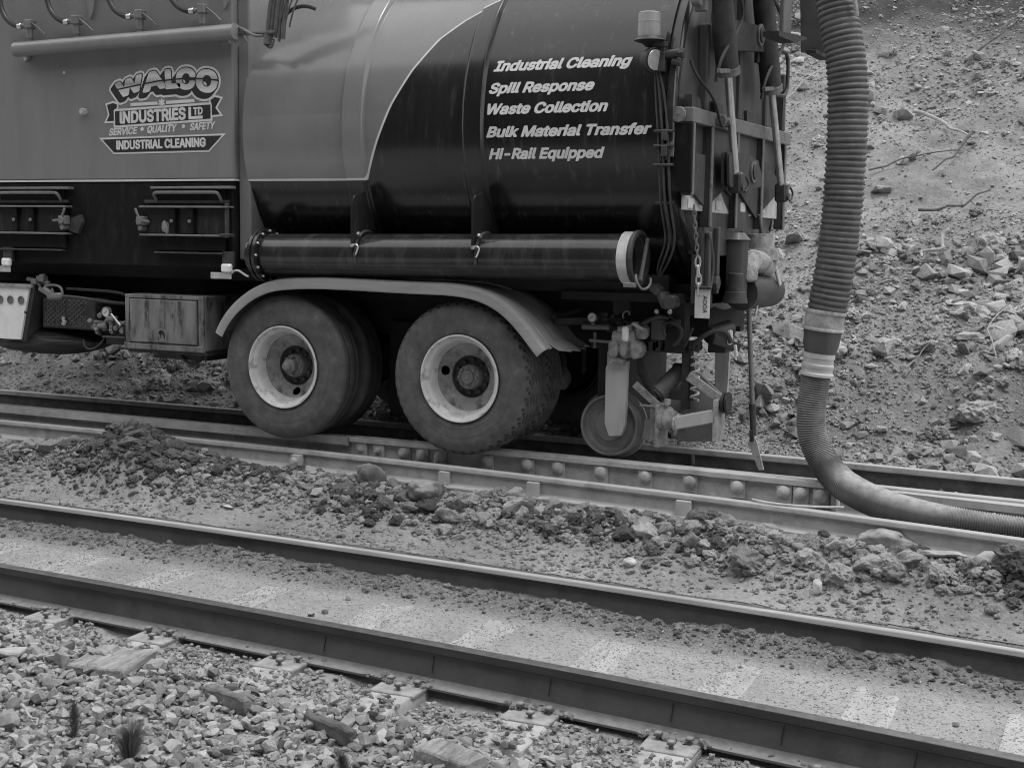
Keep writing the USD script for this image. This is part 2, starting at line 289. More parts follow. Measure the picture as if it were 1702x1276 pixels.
# ------------------------------------------------------------------ the ground
def noise2(x, y, s, seed=0, oct=4): return meshkit.fbm(np.stack([x * s, y * s, np.zeros_like(x) + 0.37], -1), oct, seed) - 0.5
def y_near(x): return -2.556 - 0.0445 * x - 0.006 * x ** 2
def y_far(x): return -1.075 - 0.039 * x - 0.006 * x ** 2
FX = np.array([-14, -8, -4.36, -2.0, -0.3, 1.14, 1.95, 3.1, 3.77, 6, 9]); FY = np.array([-.05, .02, .06, .075, .0, -.12, -.2, -.37, -.49, -.9, -1.5])
from scipy.interpolate import PchipInterpolator
y_front = PchipInterpolator(FX, FY)
RAILTOP = -0.48
def s01(t): t = np.clip(t, 0, 1); return t * t * (3 - 2 * t)
def g_near(x, y):      # foreground and the bed between the near rails
    inside = -0.696 + 0.018 * noise2(x, y, 2.4, 3) + 0.012 * noise2(x, y, 11, 4) + 0.008 * noise2(x, y, 30, 34, 2)
    bank = s01((y - (y_far(x) - 0.42)) / 0.36) * (0.075 + 0.13 * noise2(x, y, 2.6, 8) + 0.08 * noise2(x, y, 9, 9) + 0.04 * noise2(x, y, 22, 29))
    nb = s01((0.3 - (y - y_near(x))) / 0.25) * 0.02
    inside = inside + bank + nb
    out = -0.722 - 0.03 * s01((y_near(x) - y - 0.5) / 0.6) + 0.05 * noise2(x, y, 1.3, 5) + 0.03 * noise2(x, y, 6, 6) - 0.02 * np.clip(-3.3 - y, 0, 3)
    pit = -0.05 * s01((y_near(x) - y) / 0.1) * s01((y - y_near(x) + 0.6) / 0.3) * s01((noise2(x, y, 3.1, 21) + 0.05) / 0.2)
    far_out = s01((y - y_far(x) - 0.02) / 0.06)
    h = np.where(y < y_near(x), out + pit, inside)
    return h * (1 - far_out) + (g_strip(x, np.maximum(y, y_far(x) + 0.0)) - 0.03 * s01((y - y_far(x) - 0.08) / 0.05)) * far_out
def g_strip(x, y):
    t = (y - y_far(x)) / (y_front(x) - y_far(x))
    base = -0.492 + s01((t - 0.2) / 0.75) * 0.20 - s01((t - 0.93) / 0.1) * 0.08
    ridge = np.exp(-((t - 0.66) / 0.24) ** 2) * s01(t / 0.35) * (0.07 + 0.38 * np.clip(noise2(x, y, 1.1, 11) + 0.04, 0, 1) + 0.3 * noise2(x, y, 4.2, 12))
    pile = 0.22 * np.exp(-(((x + 2.72) / 0.46) ** 2 + ((t - 0.62) / 0.24) ** 2)) * (1 + 0.9 * noise2(x, y, 5, 13))
    rise = s01((x - 2.2) / 1.5) * np.exp(-((t - 0.55) / 0.3) ** 2) * 0.05
    rough = (0.25 + 1.0 * np.exp(-((t - 0.66) / 0.26) ** 2))
    return base + ridge + pile + rise + 0.03 * noise2(x, y, 5, 14) + rough * (0.05 * noise2(x, y, 13, 15) + 0.045 * np.abs(noise2(x, y, 24, 25, 3)))
def g_bed(x, y): return -0.27 - 0.22 * s01((y_front(x) + 0.1 - y) / 0.2) + 0.05 * noise2(x, y, 1.4, 16) + 0.04 * noise2(x, y, 7, 17)
def y_back(x): return 1.78 - 0.012 * np.clip(np.asarray(x, float), 0, 8) ** 2
def y_toe(x): return y_back(x) + 0.05
def g_slope(x, y):
    dip = -0.22 * (1 - s01((y - y_toe(x)) / 0.07)); d = np.maximum(y - y_toe(x) - 0.05, 0)
    h = -0.15 + 0.61 * d * s01(d / 1.6 + 0.25)
    h = np.where(y > 17, -0.15 + 0.61 * 15.1 + (y - 17) * 0.15, h)
    bench = -0.18 * s01((d - 3.0) / 0.25) * s01((x - 0.5) / 1.5) + 0.18 * s01((d - 5.5) / 2)
    amp = s01(d / 0.6)
    return h + dip + bench + amp * (0.55 * noise2(x, y, 0.55, 18) + 0.3 * noise2(x, y, 1.9, 19) + 0.16 * noise2(x, y, 6, 20) + 0.07 * noise2(x, y, 15, 23, 3)) + 0.03 * noise2(x, y, 12, 22)
def sheet(name, ymin, ymax, dy, fn, m, label, dx=0.03, xmin=-7.0, xmax=5.2, far_y=(), damp=None):
    xs = np.r_[-400, -120, -40, -22, np.arange(-14, xmin, max(0.12, dx)), np.arange(xmin, xmax, dx), 6, 7.5, 10, 20, 60, 150, 400]
    ts = np.r_[far_y if len(far_y) and far_y[0] < 0 else [], np.linspace(0, 1, int(round((2.0 if (callable(ymax) or callable(ymin)) else (ymax - ymin)) / dy)))]
    lo = ymin(xs) if callable(ymin) else np.full(len(xs), float(ymin)); hi = ymax(xs) if callable(ymax) else np.full(len(xs), float(ymax))
    Y = lo[:, None] + (hi - lo)[:, None] * np.linspace(0, 1, max(8, int((np.median(hi) - np.median(lo)) / dy)))[None]
    for yy in far_y: Y = np.c_[np.full(len(xs), yy), Y] if yy < Y[0, 0] else np.c_[Y, np.full(len(xs), yy)]
    X = np.repeat(xs[:, None], Y.shape[1], 1)
    Zs = fn(X, Y); n, k = X.shape
    v = np.stack([X, Y, Zs], -1).reshape(-1, 3); i = np.arange(n - 1)[:, None] * k; j = np.arange(k - 1)[None]
    q = np.stack([i + j, i + k + j, i + k + j + 1, i + j + 1], -1).reshape(-1, 4)
    p = put(name, (v, q), m, None, True)
    if damp: UsdGeom.PrimvarsAPI(UsdGeom.Mesh(p)).CreatePrimvar('damp', Sdf.ValueTypeNames.FloatArray, 'vertex').Set(Vt.FloatArray.FromNumpy(damp(v[:, 0], v[:, 1]).astype(np.float32)))
    tag(p, label=label, kind='structure'); return p
clampx = lambda f: (lambda x: f(np.clip(x, -9, 8)))
yf_c, yfr_c, yn_c = clampx(lambda x: y_far(x)), clampx(lambda x: y_front(x)), clampx(lambda x: y_near(x))
_yn, _yf, _yfr = y_near, y_far, y_front
def y_near(x): return _yn(np.clip(x, -9, 8))
def y_far(x): return _yf(np.clip(x, -9, 8))
def y_front(x): return _yfr(np.clip(x, -9, 8))
ground = sheet('ground', -5.4, lambda x: y_far(x) + 0.14, 0.028, g_near, 'ground_dust', 'dusty gravel ground of the nearer track', dx=0.028, xmin=-3.6, xmax=4.6, far_y=(-8, -11, -14), damp=lambda x, y: s01((y - (y_far(x) - 0.40)) / 0.2) * (y < y_far(x)) * 0.85)
strip = sheet('mud_strip', lambda x: y_far(x) + 0.08, lambda x: y_front(x) + 0.02, 0.016, g_strip, 'strip_soil', 'strip of spilled soil between the two tracks', dx=0.022, xmin=-5.2, xmax=4.8, damp=lambda x, y: 0.75 * np.exp(-(((y - y_far(x)) / (y_front(x) - y_far(x)) - 0.68) / 0.17) ** 2) * s01(noise2(x, y, 1.3, 43) * 4 + 0.45))
bed = sheet('track_bed', lambda x: y_front(x) - 0.25, lambda x: y_toe(x) + 0.2, 0.05, g_bed, 'bed_soil', 'soil bed of the farther track', dx=0.06, xmin=-7)
slope = sheet('embankment', lambda x: y_toe(x) - 0.02, 11.5, 0.04, g_slope, 'slope_soil', 'stony earth embankment rising behind the truck', dx=0.04, xmin=-9, xmax=5.5, far_y=(14, 17, 22, 60, 400))

# wooded hill on the photographer's side of the line (it shows as the dark half of the tank's reflections)
hx = np.linspace(-70, 75, 110); ht = np.linspace(0, 1, 60)
X, Tt = np.meshgrid(hx, ht, indexing='ij'); Yh = -13.5 - 45 * Tt
Zh = -0.75 + 37 * s01(Tt * 2.0) ** 0.8 + 4.5 * s01(Tt * 12) * (meshkit.fbm(np.stack([X * 0.45, Yh * 0.45, X * 0], -1), 4, 31) + 0.1)
n_, k_ = X.shape; i = np.arange(n_ - 1)[:, None] * k_; j = np.arange(k_ - 1)[None]
tag(put('wooded_hill', (np.stack([X, Yh, Zh], -1).reshape(-1, 3), np.stack([i + j + 1, i + k_ + j + 1, i + k_ + j, i + j], -1).reshape(-1, 4)), 'conifer_far', None, True), label='dark wooded hillside on the near side of the line', kind='structure')

# ------------------------------------------------------------------ stones
def rock(k, npts=14, flat=0.75, seed=0):
    r = np.random.default_rng(seed * 100 + k); p = r.normal(size=(npts, 3)); p /= np.linalg.norm(p, axis=1, keepdims=True)
    p *= r.uniform(0.72, 1.0, (npts, 1)) * np.array([1.0, r.uniform(0.65, 0.95), r.uniform(0.5, flat)])
    return trimesh.convex.convex_hull(p)
def lump(k, sub=2, amp=0.7, seed=0, fr=1.7):
    m = trimesh.creation.icosphere(subdivisions=sub); v = m.vertices * np.array([1, 0.85, 0.7])
    d = meshkit.fbm(m.vertices * fr + k * 7.3 + seed, 4, k + seed)
    return trimesh.Trimesh(v * (1 - amp * 0.6 + amp * 1.2 * d)[:, None], m.faces, process=False)
def scatter(name, protos, m, xy, size, fn, label, sink=0.3, smooth=False, parent=None):
    pi = UsdGeom.PointInstancer.Define(stage, path_of(name)); base = pi.GetPath()
    UsdGeom.Scope.Define(stage, str(base) + '/kinds')
    for k, mesh in enumerate(protos):
        pi.GetPrototypesRel().AddTarget(usdkit.mesh(stage, f'{base}/kinds/piece' + (f'_{k:03d}' if k else ''), mesh, MAT[m], smooth=smooth).GetPath())
    n = len(xy); z = fn(xy[:, 0], xy[:, 1]) + size * (0.45 - sink)
    pi.CreatePositionsAttr(Vt.Vec3fArray.FromNumpy(np.c_[xy, z].astype(np.float32)))
    pi.CreateProtoIndicesAttr(Vt.IntArray.FromNumpy(rng.integers(0, len(protos), n).astype(np.int32)))
    yaw = rng.uniform(0, 2 * PI, n); tilt = rng.normal(0, 0.35, (n, 2))
    q = np.stack([np.cos(yaw / 2), tilt[:, 0] * 0.5, tilt[:, 1] * 0.5, np.sin(yaw / 2)], 1); q /= np.linalg.norm(q, axis=1, keepdims=True)
    pi.CreateOrientationsAttr(Vt.QuathArray([Gf.Quath(float(a), float(b), float(c), float(d)) for a, b, c, d in q]))
    s = size[:, None] * rng.uniform(0.85, 1.15, (n, 3)); pi.CreateScalesAttr(Vt.Vec3fArray.FromNumpy(s.astype(np.float32)))
    tag(pi, label=label, kind='stuff'); return pi
def rand_xy(n, x0, x1, y0, y1): return np.c_[rng.uniform(x0, x1, n), rng.uniform(y0, y1, n)]
rocks = [rock(k, 15, seed=1) for k in range(10)]
def clod(k):
    m = lump(k, 3, 0.8, 3, 1.6); v = m.vertices; n = v / np.linalg.norm(v, axis=1, keepdims=True)
    d = meshkit.fbm(n * 4.2 + k * 3.7, 4, 50 + k) - 0.5; d2 = meshkit.noise(n * 9 + k, 80 + k) - 0.5
    return trimesh.Trimesh(v * (1 + 0.68 * d + 0.10 * d2)[:, None], m.faces, process=False)
def chunk(k):
    m = rock(k, 20, 0.9, 21).subdivide().subdivide().subdivide(); v = m.vertices; n = v / np.linalg.norm(v, axis=1, keepdims=True)
    d = meshkit.fbm(v * 2.6 + k * 2.3, 5, 90 + k) - 0.5
    return trimesh.Trimesh(v + n * (0.55 * d)[:, None], m.faces, process=False)
lumps = [clod(k) for k in range(4)] + [chunk(k) for k in range(7)]
TIES = np.array([-5.0, -4.25, -3.5, -2.75, -2.0, -1.24, -0.45, 0.42, 1.15, 1.88, 2.58, 3.3, 4.0, 4.7])
def on_tie(xy, w=0.13, ylo=-0.6):
    skew = xy[:, 0] + 0.05 * (xy[:, 1] - y_near(xy[:, 0]))
    d = np.abs(skew[:, None] - TIES[None]).min(1)
    return (d < w) & (xy[:, 1] > y_near(xy[:, 0]) + ylo)
xy = rand_xy(15000, -2.6, 4.2, -5.2, -2.5); off = y_near(xy[:, 0]) - xy[:, 1]
xy = xy[(off > 0.10) & ~on_tie(xy, 0.14, -0.27)]
near_rail = y_near(xy[:, 0]) - xy[:, 1] < 0.5
size = np.where(near_rail, rng.uniform(0.012, 0.026, len(xy)), rng.lognormal(-3.55, 0.33, len(xy)))
scatter('ballast_gravel', rocks, 'ballast_grey', xy, np.clip(size, 0.01, 0.05), lambda x, y: np.maximum(g_near(x, y), np.where(on_tie(np.c_[x, y], 0.12, -0.56), -0.696, -9)) + rng.uniform(-0.005, 0.028, len(x)), 'crushed grey ballast beside the nearest rail', sink=0.25)
xy = rand_xy(34000, -4.5, 4.6, -2.6, -1.0); t = y_far(xy[:, 0]) - xy[:, 1]
xy = xy[(t > 0.05) & (xy[:, 1] > y_near(xy[:, 0]) + 0.1) & (rng.random(len(xy)) < np.clip(1.5 - t * 4.6, 0.004, 1))]
scatter('loose_crumbs', lumps, 'bank_soil', xy, np.clip(rng.lognormal(-4.75, 0.5, len(xy)), 0.004, 0.03), g_near, 'loose soil crumbs between the rails of the nearer track', smooth=True)
xy = rand_xy(46000, -5.2, 4.6, -1.6, 0.1); t = (xy[:, 1] - y_far(xy[:, 0])) / (y_front(xy[:, 0]) - y_far(xy[:, 0]))
cl = noise2(xy[:, 0], xy[:, 1], 1.5, 41)
keep = (t > 0.06) & (t < 0.95) & (rng.random(len(t)) < np.clip(0.22 + 1.0 * np.exp(-((t - 0.68) / 0.25) ** 2) + cl * 1.4, 0.05, 1))
xy, t, cl = xy[keep], t[keep], cl[keep]
size = rng.lognormal(-4.55, 0.55, len(xy)) * (0.75 + 1.0 * np.exp(-((t - 0.68) / 0.24) ** 2))
dark = np.exp(-((xy[:, 0] + 2.72) / 0.5) ** 2 - ((t - 0.6) / 0.25) ** 2) * 1.5 + np.clip(noise2(xy[:, 0], xy[:, 1], 1.3, 43) * 2.2, 0, 0.7) * np.exp(-((t - 0.68) / 0.25) ** 2) > rng.random(len(xy))
scatter('soil_clods', lumps + rocks[:4], 'crumb_soil', xy[~dark], size[~dark], g_strip, 'crumbly grey clods heaped along the strip between the tracks', smooth=True)
scatter('dark_mud_clods', lumps, 'mud_dark', xy[dark], size[dark] * 1.15, g_strip, 'damp dark mud clods in heaps beside the farther track', smooth=True)
xb = np.r_[rng.uniform(-0.9, 4.3, 330), rng.normal(-2.72, 0.36, 70)]; tb = np.clip(rng.normal(0.68, 0.13, 400), 0.3, 0.9); xy = np.c_[xb, y_far(xb) + tb * (y_front(xb) - y_far(xb))]
keep = (noise2(xy[:, 0], xy[:, 1] * 0.4, 1.6, 61) > -0.06) | (xb < -1.8); xy = xy[keep]
dk = (noise2(xy[:, 0], xy[:, 1], 1.3, 43) > -0.02) | (xy[:, 0] < -1.8); sz = np.clip(rng.lognormal(-3.1, 0.45, len(xy)), 0.02, 0.11) * np.where(xy[:, 0] < -1.8, 0.6, 1.0)
scatter('big_dark_clods', lumps, 'mud_dark', xy[dk], sz[dk], g_strip, 'large rough dark clods along the crest of the soil heap', smooth=20, sink=0.35)
scatter('big_grey_clods', lumps, 'crumb_soil', xy[~dk], sz[~dk], g_strip, 'large rough grey clods along the crest of the soil heap', smooth=20, sink=0.35)
xy = rand_xy(1800, -7, 4.6, 0.0, 2.2)
scatter('bed_stones', rocks, 'crumb_soil', xy[np.abs(xy[:, 1] - 0.45) > 0.35], rng.lognormal(-4.2, 0.45, int((np.abs(xy[:, 1] - 0.45) > 0.35).sum())), g_bed, 'small stones between the farther rails')
xy = np.r_[rand_xy(36000, -3.5, 5.0, 1.65, 6.5), rand_xy(24000, -4.5, 5.0, 6.5, 11.5), rand_xy(16000, -10, -2, 1.8, 5.0)]
xy = xy[xy[:, 1] > y_toe(xy[:, 0]) + 0.03]
bench = np.exp(-((xy[:, 0] - 2.3) / 1.1) ** 2 - ((xy[:, 1] - 5.3) / 1.0) ** 2)
cl = noise2(xy[:, 0], xy[:, 1], 0.6, 44) + 0.7 * noise2(xy[:, 0], xy[:, 1], 2.0, 45) - 0.35 * bench
keep = rng.random(len(xy)) < np.clip(0.45 + cl * 3.4, 0.06, 1); xy = xy[keep]; cl = cl[keep]
size = np.clip(rng.lognormal(-4.05, 0.68, len(xy)) * (1 + 0.9 * np.clip(cl, 0, 0.5)) * (1 + 0.45 * np.exp(-((xy[:, 1] - 3.4) / 1.3) ** 2)), 0.006, 0.16)
scatter('slope_rubble', rocks + rocks + lumps[:2], 'slope_stone', xy, size, g_slope, 'broken stones strewn over the embankment')
xy = np.r_[rand_xy(52000, -2.5, 4.6, 1.65, 5.0), rand_xy(34000, -2.5, 4.6, 5.0, 10.5), rand_xy(18000, -9, -2.5, 1.8, 4.2)]; xy = xy[xy[:, 1] > y_toe(xy[:, 0]) + 0.02]
bench = np.exp(-((xy[:, 0] - 2.3) / 1.1) ** 2 - ((xy[:, 1] - 5.3) / 1.0) ** 2)
xy = xy[rng.random(len(xy)) < np.clip(0.75 + 2.2 * noise2(xy[:, 0], xy[:, 1], 1.2, 48) - 0.55 * bench, 0.15, 1)]
scatter('slope_scree', rocks, 'slope_stone', xy, np.clip(rng.lognormal(-4.45, 0.4, len(xy)), 0.005, 0.03), g_slope, 'fine broken scree covering the embankment', sink=0.2)
xy = rand_xy(5000, -2.5, 5.0, 1.95, 6.0); cl = noise2(xy[:, 0], xy[:, 1], 1.1, 46)
xy = xy[(cl > 0.08) & (xy[:, 1] < 3.4 + 3 * cl * 4)]
scatter('slope_clods', lumps, 'slope_dark', xy, np.clip(rng.lognormal(-3.8, 0.5, len(xy)), 0.01, 0.09), g_slope, 'dark earth clods tumbled over the lower embankment', smooth=True)
xy = rand_xy(52000, -4.5, 4.6, -2.75, -1.2)
xy = xy[(xy[:, 1] > y_near(xy[:, 0]) + 0.05) & (xy[:, 1] < y_far(xy[:, 0]) - 0.1)]
scatter('fine_grit', rocks, 'grit_pale', xy, np.clip(rng.lognormal(-5.45, 0.45, len(xy)), 0.002, 0.011), lambda x, y: np.maximum(g_near(x, y), np.where(on_tie(np.c_[x, y], 0.11, -0.5), -0.6915, -9)), 'fine grit covering the ground between the rails of the nearer track')
n_ = 420; x_ = rng.uniform(-2.5, 4.4, n_); near_t = np.exp(-(np.abs(x_[:, None] - TIES[None]).min(1) / 0.16) ** 2) > rng.random(n_) * 0.9; x_ = x_[near_t]
xy = np.c_[x_, y_near(x_) - rng.uniform(0.02, 0.12, len(x_))]
scatter('foot_dirt', lumps, 'crumb_soil', xy, np.clip(rng.lognormal(-4.3, 0.4, len(xy)), 0.006, 0.028), lambda x, y: np.full_like(x, -0.675), 'clumps of dirt lying on the foot of the nearest rail')
xy = rand_xy(26000, -2.6, 4.2, -5.2, -2.5); off = y_near(xy[:, 0]) - xy[:, 1]; xy = xy[off > 0.09]
scatter('ballast_fines', rocks, 'grit_pale', xy, np.clip(rng.lognormal(-4.9, 0.45, len(xy)), 0.003, 0.014), lambda x, y: g_near(x, y) + rng.uniform(0.0, 0.012, len(x)), 'fine broken chips and dirt between the ballast stones')
# the ballast stones one can pick out
base_stones = [rock(k, 18, seed=5) for k in range(24)]
cnt = 0
for k in range(900):
    x, y = rng.uniform(-1.6, 3.6), rng.uniform(-4.6, -2.9)
    o = float(y_near(np.array([x]))[0]) - y
    if o < 0.42 or on_tie(np.array([[x, y]]), 0.17, -0.62)[0]: continue
    s = rng.uniform(0.034, 0.062) * (1.25 if rng.random() < 0.12 else 1)
    m = base_stones[k % 24].copy(); m.apply_transform(trimesh.transformations.euler_matrix(rng.normal(0, 0.4), rng.normal(0, 0.4), rng.uniform(0, 6.28))); m.apply_scale(s)
    m.apply_translation((x, y, float(g_near(np.array([x]), np.array([y]))[0]) + s * 0.42 + 0.012))
    put('ballast_stone', m, 'ballast_one', ground, False); cnt += 1
    if cnt >= 230: break

def boulder(name, x, y, fn, size, m, label, seed, lumpy=False, lift=0.35, rz=0, group=None, sq=(1, 1, 1), cat='rock'):
    mesh = lump(seed, 3, 0.55, 9) if lumpy else rock(seed, 22, 0.85, 9)
    if not lumpy:
        mesh = mesh.subdivide().subdivide(); mesh = mesh.subdivide(); d = meshkit.fbm(mesh.vertices * 2.4 + seed, 5, seed) - 0.5
        mesh.vertices = mesh.vertices * (1 + 0.6 * d)[:, None]
    mesh.apply_scale(np.asarray(size) * np.asarray(sq)); mesh.apply_transform(trimesh.transformations.rotation_matrix(rz, (0, 0, 1)))
    mesh.apply_translation((x, y, float(fn(np.array([x]), np.array([y]))[0]) + size * sq[2] * lift))
    return tag(put(name, mesh, m, None, 24), label, cat, group)
boulder('rock', 2.30, 2.95, g_slope, 0.12, 'muddy_grey', 'large blocky grey rock at the foot of the embankment right of the hose', 3, rz=0.4)
boulder('rock', 0.66, -0.42, g_strip, 0.125, 'dark_rock', 'dark angular slab tilted in the soil heap below the rear wheel', 5, sq=(1.2, 0.9, 0.75), rz=0.6)
boulder('rock', 1.58, -0.55, g_strip, 0.11, 'pale_rock', 'pale curved broken chunk in the soil strip in front of the rail wheel', 7, sq=(1.15, 0.7, 0.9), rz=-0.4)
boulder('rock', 1.59, -0.80, g_strip, 0.042, 'white_dirty', 'small round whitish stone on the soil strip below the pale curved chunk', 9, lumpy=True)
boulder('rock', 2.75, -0.92, g_strip, 0.045, 'white_dirty', 'small upright whitish stone at the front of the soil strip below the hose', 11, sq=(0.8, 0.8, 1.6), lift=0.6)
boulder('rock', 3.02, -0.42, g_strip, 0.15, 'dark_rock', 'big dark mud clod leaning at the rail below the lying hose', 13, lumpy=True, sq=(1.2, 0.8, 0.8))
boulder('rock', 3.35, -0.62, g_strip, 0.12, 'pale_rock', 'flat pale slab lying below the big dark mud clod', 15, sq=(1.3, 0.8, 0.35), lift=0.8)
boulder('rock', 3.62, -0.62, g_strip, 0.085, 'pale_rock', 'rounded pale rock in the soil strip near the right edge', 17, lumpy=True)
boulder('rock', -0.10, -0.36, g_strip, 0.11, 'dark_rock', 'dark rough lump in the soil heap below the gap between the wheels', 19, lumpy=True)
boulder('rock', 2.95, 3.1, g_slope, 0.14, 'muddy_grey', 'wide grey rock low on the embankment at the right edge', 21, sq=(1.2, 0.8, 0.7))
boulder('rock', 1.75, 5.4, g_slope, 0.11, 'slope_stone', 'big pale stone high on the embankment right of the upright hose', 33, sq=(1.2, 0.9, 0.75), rz=0.8)
boulder('rock', -1.55, -0.62, g_strip, 0.05, 'white_dirty', 'small pale flat stone right of the dark mud heap', 25, sq=(1.2, 0.9, 0.6))
boulder('rock', 0.05, -1.9, g_near, 0.028, 'dark_rock', 'little dark stone alone on a pale tie between the near rails', 27, lift=0.5)

# ------------------------------------------------------------------ rails, ties, plates
def rail_profile(H=0.186, hw=0.0375, fw=0.076, hh=0.045, web=0.0085):
    z0 = -H
    half = [(fw, z0), (fw, z0 + 0.011), (0.03, z0 + 0.022), (web, z0 + 0.036), (web, -hh - 0.012), (hw - 0.006, -hh - 0.001), (hw, -hh + 0.005), (hw, -0.012), (hw - 0.004, -0.004), (hw - 0.012, 0.0)]
    return np.array([(-a, b) for a, b in half] + [(a, b) for a, b in half[::-1]])
def extrude_along(prof, xs, yf, z0, wob=0.0):
    xs = np.asarray(xs, float); ys = yf(xs); n, k = len(xs), len(prof)
    dy = np.gradient(ys, xs); nrm = np.stack([-dy, np.ones(n)], 1) / np.sqrt(1 + dy ** 2)[:, None]
    v = np.stack([xs[:, None] + nrm[:, 0, None] * prof[None, :, 0], ys[:, None] + nrm[:, 1, None] * prof[None, :, 0], np.full((n, k), z0) + prof[None, :, 1]], -1).reshape(-1, 3)
    i = np.arange(n - 1)[:, None] * k; j = np.arange(k)[None]; jn = (j + 1) % k
    q = np.stack([i + j, i + k + j, i + k + jn, i + jn], -1).reshape(-1, 4)
    cv, cf = trimesh.creation.triangulate_polygon(Polygon(prof), engine='earcut')
    caps = np.argmin(np.linalg.norm(np.asarray(cv)[:, None] - np.asarray(prof)[None], axis=2), 1)[cf]
    f = np.vstack([q[:, [0, 1, 2]], q[:, [0, 2, 3]], caps, caps[:, ::-1] + (n - 1) * k])
    m = trimesh.Trimesh(v, f, process=False); trimesh.repair.fix_normals(m); return m
P = rail_profile(H=0.212); webprof = P[(P[:, 1] < -0.042)]; headprof = P[(P[:, 1] > -0.0465)]
xs_r = np.linspace(-9, 8, 90)
def tee_rail(yf, z0, label, hm, wm, xs=xs_r, group=None, extra=None):
    t = xform('rail')
    put('rail_web', extrude_along(webprof, xs, yf, z0), wm, t); put('rail_head', extrude_along(headprof, xs, yf, z0), hm, t)
    if extra: extra(t)
    return tag(t, label, 'rail', group)
tee_rail(y_near, RAILTOP, 'dark steel rail nearest the camera crossing the whole foreground', 'rail_head', 'rail_web')
tee_rail(y_far, RAILTOP, 'dark steel rail with a bright worn top edge in front of the soil strip', 'rail_head', 'rail_web')
shine = [(-0.0388, -0.031), (-0.0388, -0.0125), (-0.0352, -0.0045), (-0.027, 0.0012), (-0.014, 0.0014), (-0.014, -0.001), (-0.026, -0.0015), (-0.034, -0.008), (-0.036, -0.013), (-0.036, -0.031)]
# worn running band on the second rail
put('worn_band', extrude_along(np.array(shine), xs_r, y_far, RAILTOP), 'rail_shine', '/World/rail_001')
for xx in (0.62, 1.28, 1.93, 2.55, 3.06, 3.62):
    yy = float(y_near(np.array([xx]))[0]); MB().bar((xx, yy - 0.0105, RAILTOP - 0.062), (xx - 0.012, yy - 0.0125, RAILTOP - 0.15), 0.004, 0.005, 0.001, up=(0, 1, 0)).build('web_seam', 'rail_head', '/World/rail')
for k, xt in enumerate(TIES):
    yc = float(y_near(np.array([xt]))[0]); yf_ = float(y_far(np.array([xt]))[0])
    r = np.random.default_rng(300 + k); L0 = yc - 0.52 + r.uniform(-.05, .05); m = cbox((0.235, yf_ + 0.6 - L0, 0.17), 0.012).subdivide().subdivide().subdivide()
    v = m.vertices; m.vertices = v + (meshkit.fbm(v * np.array([16, 4, 16]) + k * 3.1, 4, k)[:, None] - 0.5) * np.array([0.05, 0.03, 0.009])
    m.apply_translation((0, (L0 + yf_ + 0.6) / 2 - yc, 0)); m.apply_transform(trimesh.transformations.rotation_matrix(0.045 + r.normal(0, 0.012), (0, 0, 1))); m.apply_translation((xt, yc, -0.708 - 0.085 + 0.016))
    where = ['at the left end of the foreground', '', '', '', '', '', '', '', '', '', '', '', '', '']
    lab = f'weathered timber tie {["far out past the left edge", "second past the left edge", "third past the left edge", "just past the left edge", "at the left edge of the photo", "left of the first visible tie plate pair", "with the split dark end above the weeds", "with a dark hollow beside its end", "with a dark broken end left of centre", "under the tie plate at the middle of the near rail", "with a rough broken end right of centre", "at the lower right between the rails", "near the right edge of the photo", "past the right edge"][k]}'
    tag(put('railway_tie', m, 'tie_wood' if k not in (6, 8) else 'tie_wood', None, 40), lab, 'railway tie', 'ties of the nearer track')
    for side, yf in ((0, y_near), (1, y_far)):
        if k < 3 or (side == 1 and k not in (4, 5)): continue
        y0 = float(yf(np.array([xt]))[0]); t = xform('tie_plate', None, (xt, y0, -0.692), 2.5)
        put('plate', cbox((0.245, 0.46, 0.018), 0.004), 'plate_rust', t)
        for sx, sy in ((-0.07, -0.1), (0.075, -0.1), (0.015, -0.18), (0.055, 0.1), (-0.05, 0.1)):
            if sy > 0 and side == 0: continue
            b = MB(); b.cyl((sx, sy, -0.005), (sx, sy, 0.03 + 0.012 * r.random()), 0.011, seg=8); b.box(sx - 0.017, sx + 0.017, sy - 0.016, sy + 0.02, 0.026, 0.04 + 0.006 * r.random(), 0.004)
            b.build('spike', 'spike_rust', t)
        tag(t, f'rusty tie plate with spikes under the {"near" if side == 0 else "second"} rail, {["", "", "", "out past the left edge", "at the left edge", "second from the left edge", "above the split tie end", "right of the dark hollow", "left of the middle", "at the middle of the picture", "right of the middle", "at the lower right", "at the lower right corner", "past the right edge"][k]}', 'tie plate', 'tie plates')
# loose board pieces by the tie ends; two dark strips stand for crevice shade
boards = [(-0.36, -3.10, 0.34, 0.30, 0.06, 0.1, 'old_tie', 'dark weathered tie end lying in the ballast at lower left'), (-1.05, -3.28, 0.4, 0.09, 0.03, 0.35, 'tie_wood', 'thin pale board lying in the ballast at the left edge'),
          (0.52, -3.28, 0.34, 0.05, 0.09, -0.35, 'mud_dark', 'dark strip added as the shade of a crevice in the ballast left of centre'), (1.16, -3.37, 0.36, 0.05, 0.09, -0.35, 'mud_dark', 'dark strip added as the shade of a hollow below the middle tie plate'), (1.80, -3.42, 0.32, 0.14, 0.08, -0.3, 'old_tie', 'splintered brown tie end sunk in the ballast at bottom centre')]
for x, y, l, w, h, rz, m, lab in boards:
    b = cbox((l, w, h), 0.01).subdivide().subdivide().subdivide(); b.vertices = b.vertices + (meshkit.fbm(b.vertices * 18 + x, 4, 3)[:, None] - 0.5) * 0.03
    b.apply_transform(trimesh.transformations.euler_matrix(0.05, -0.04, rz)); b.apply_translation((x, y, -0.695)); tag(put('timber_piece', b, m, None, 40), lab, 'timber')

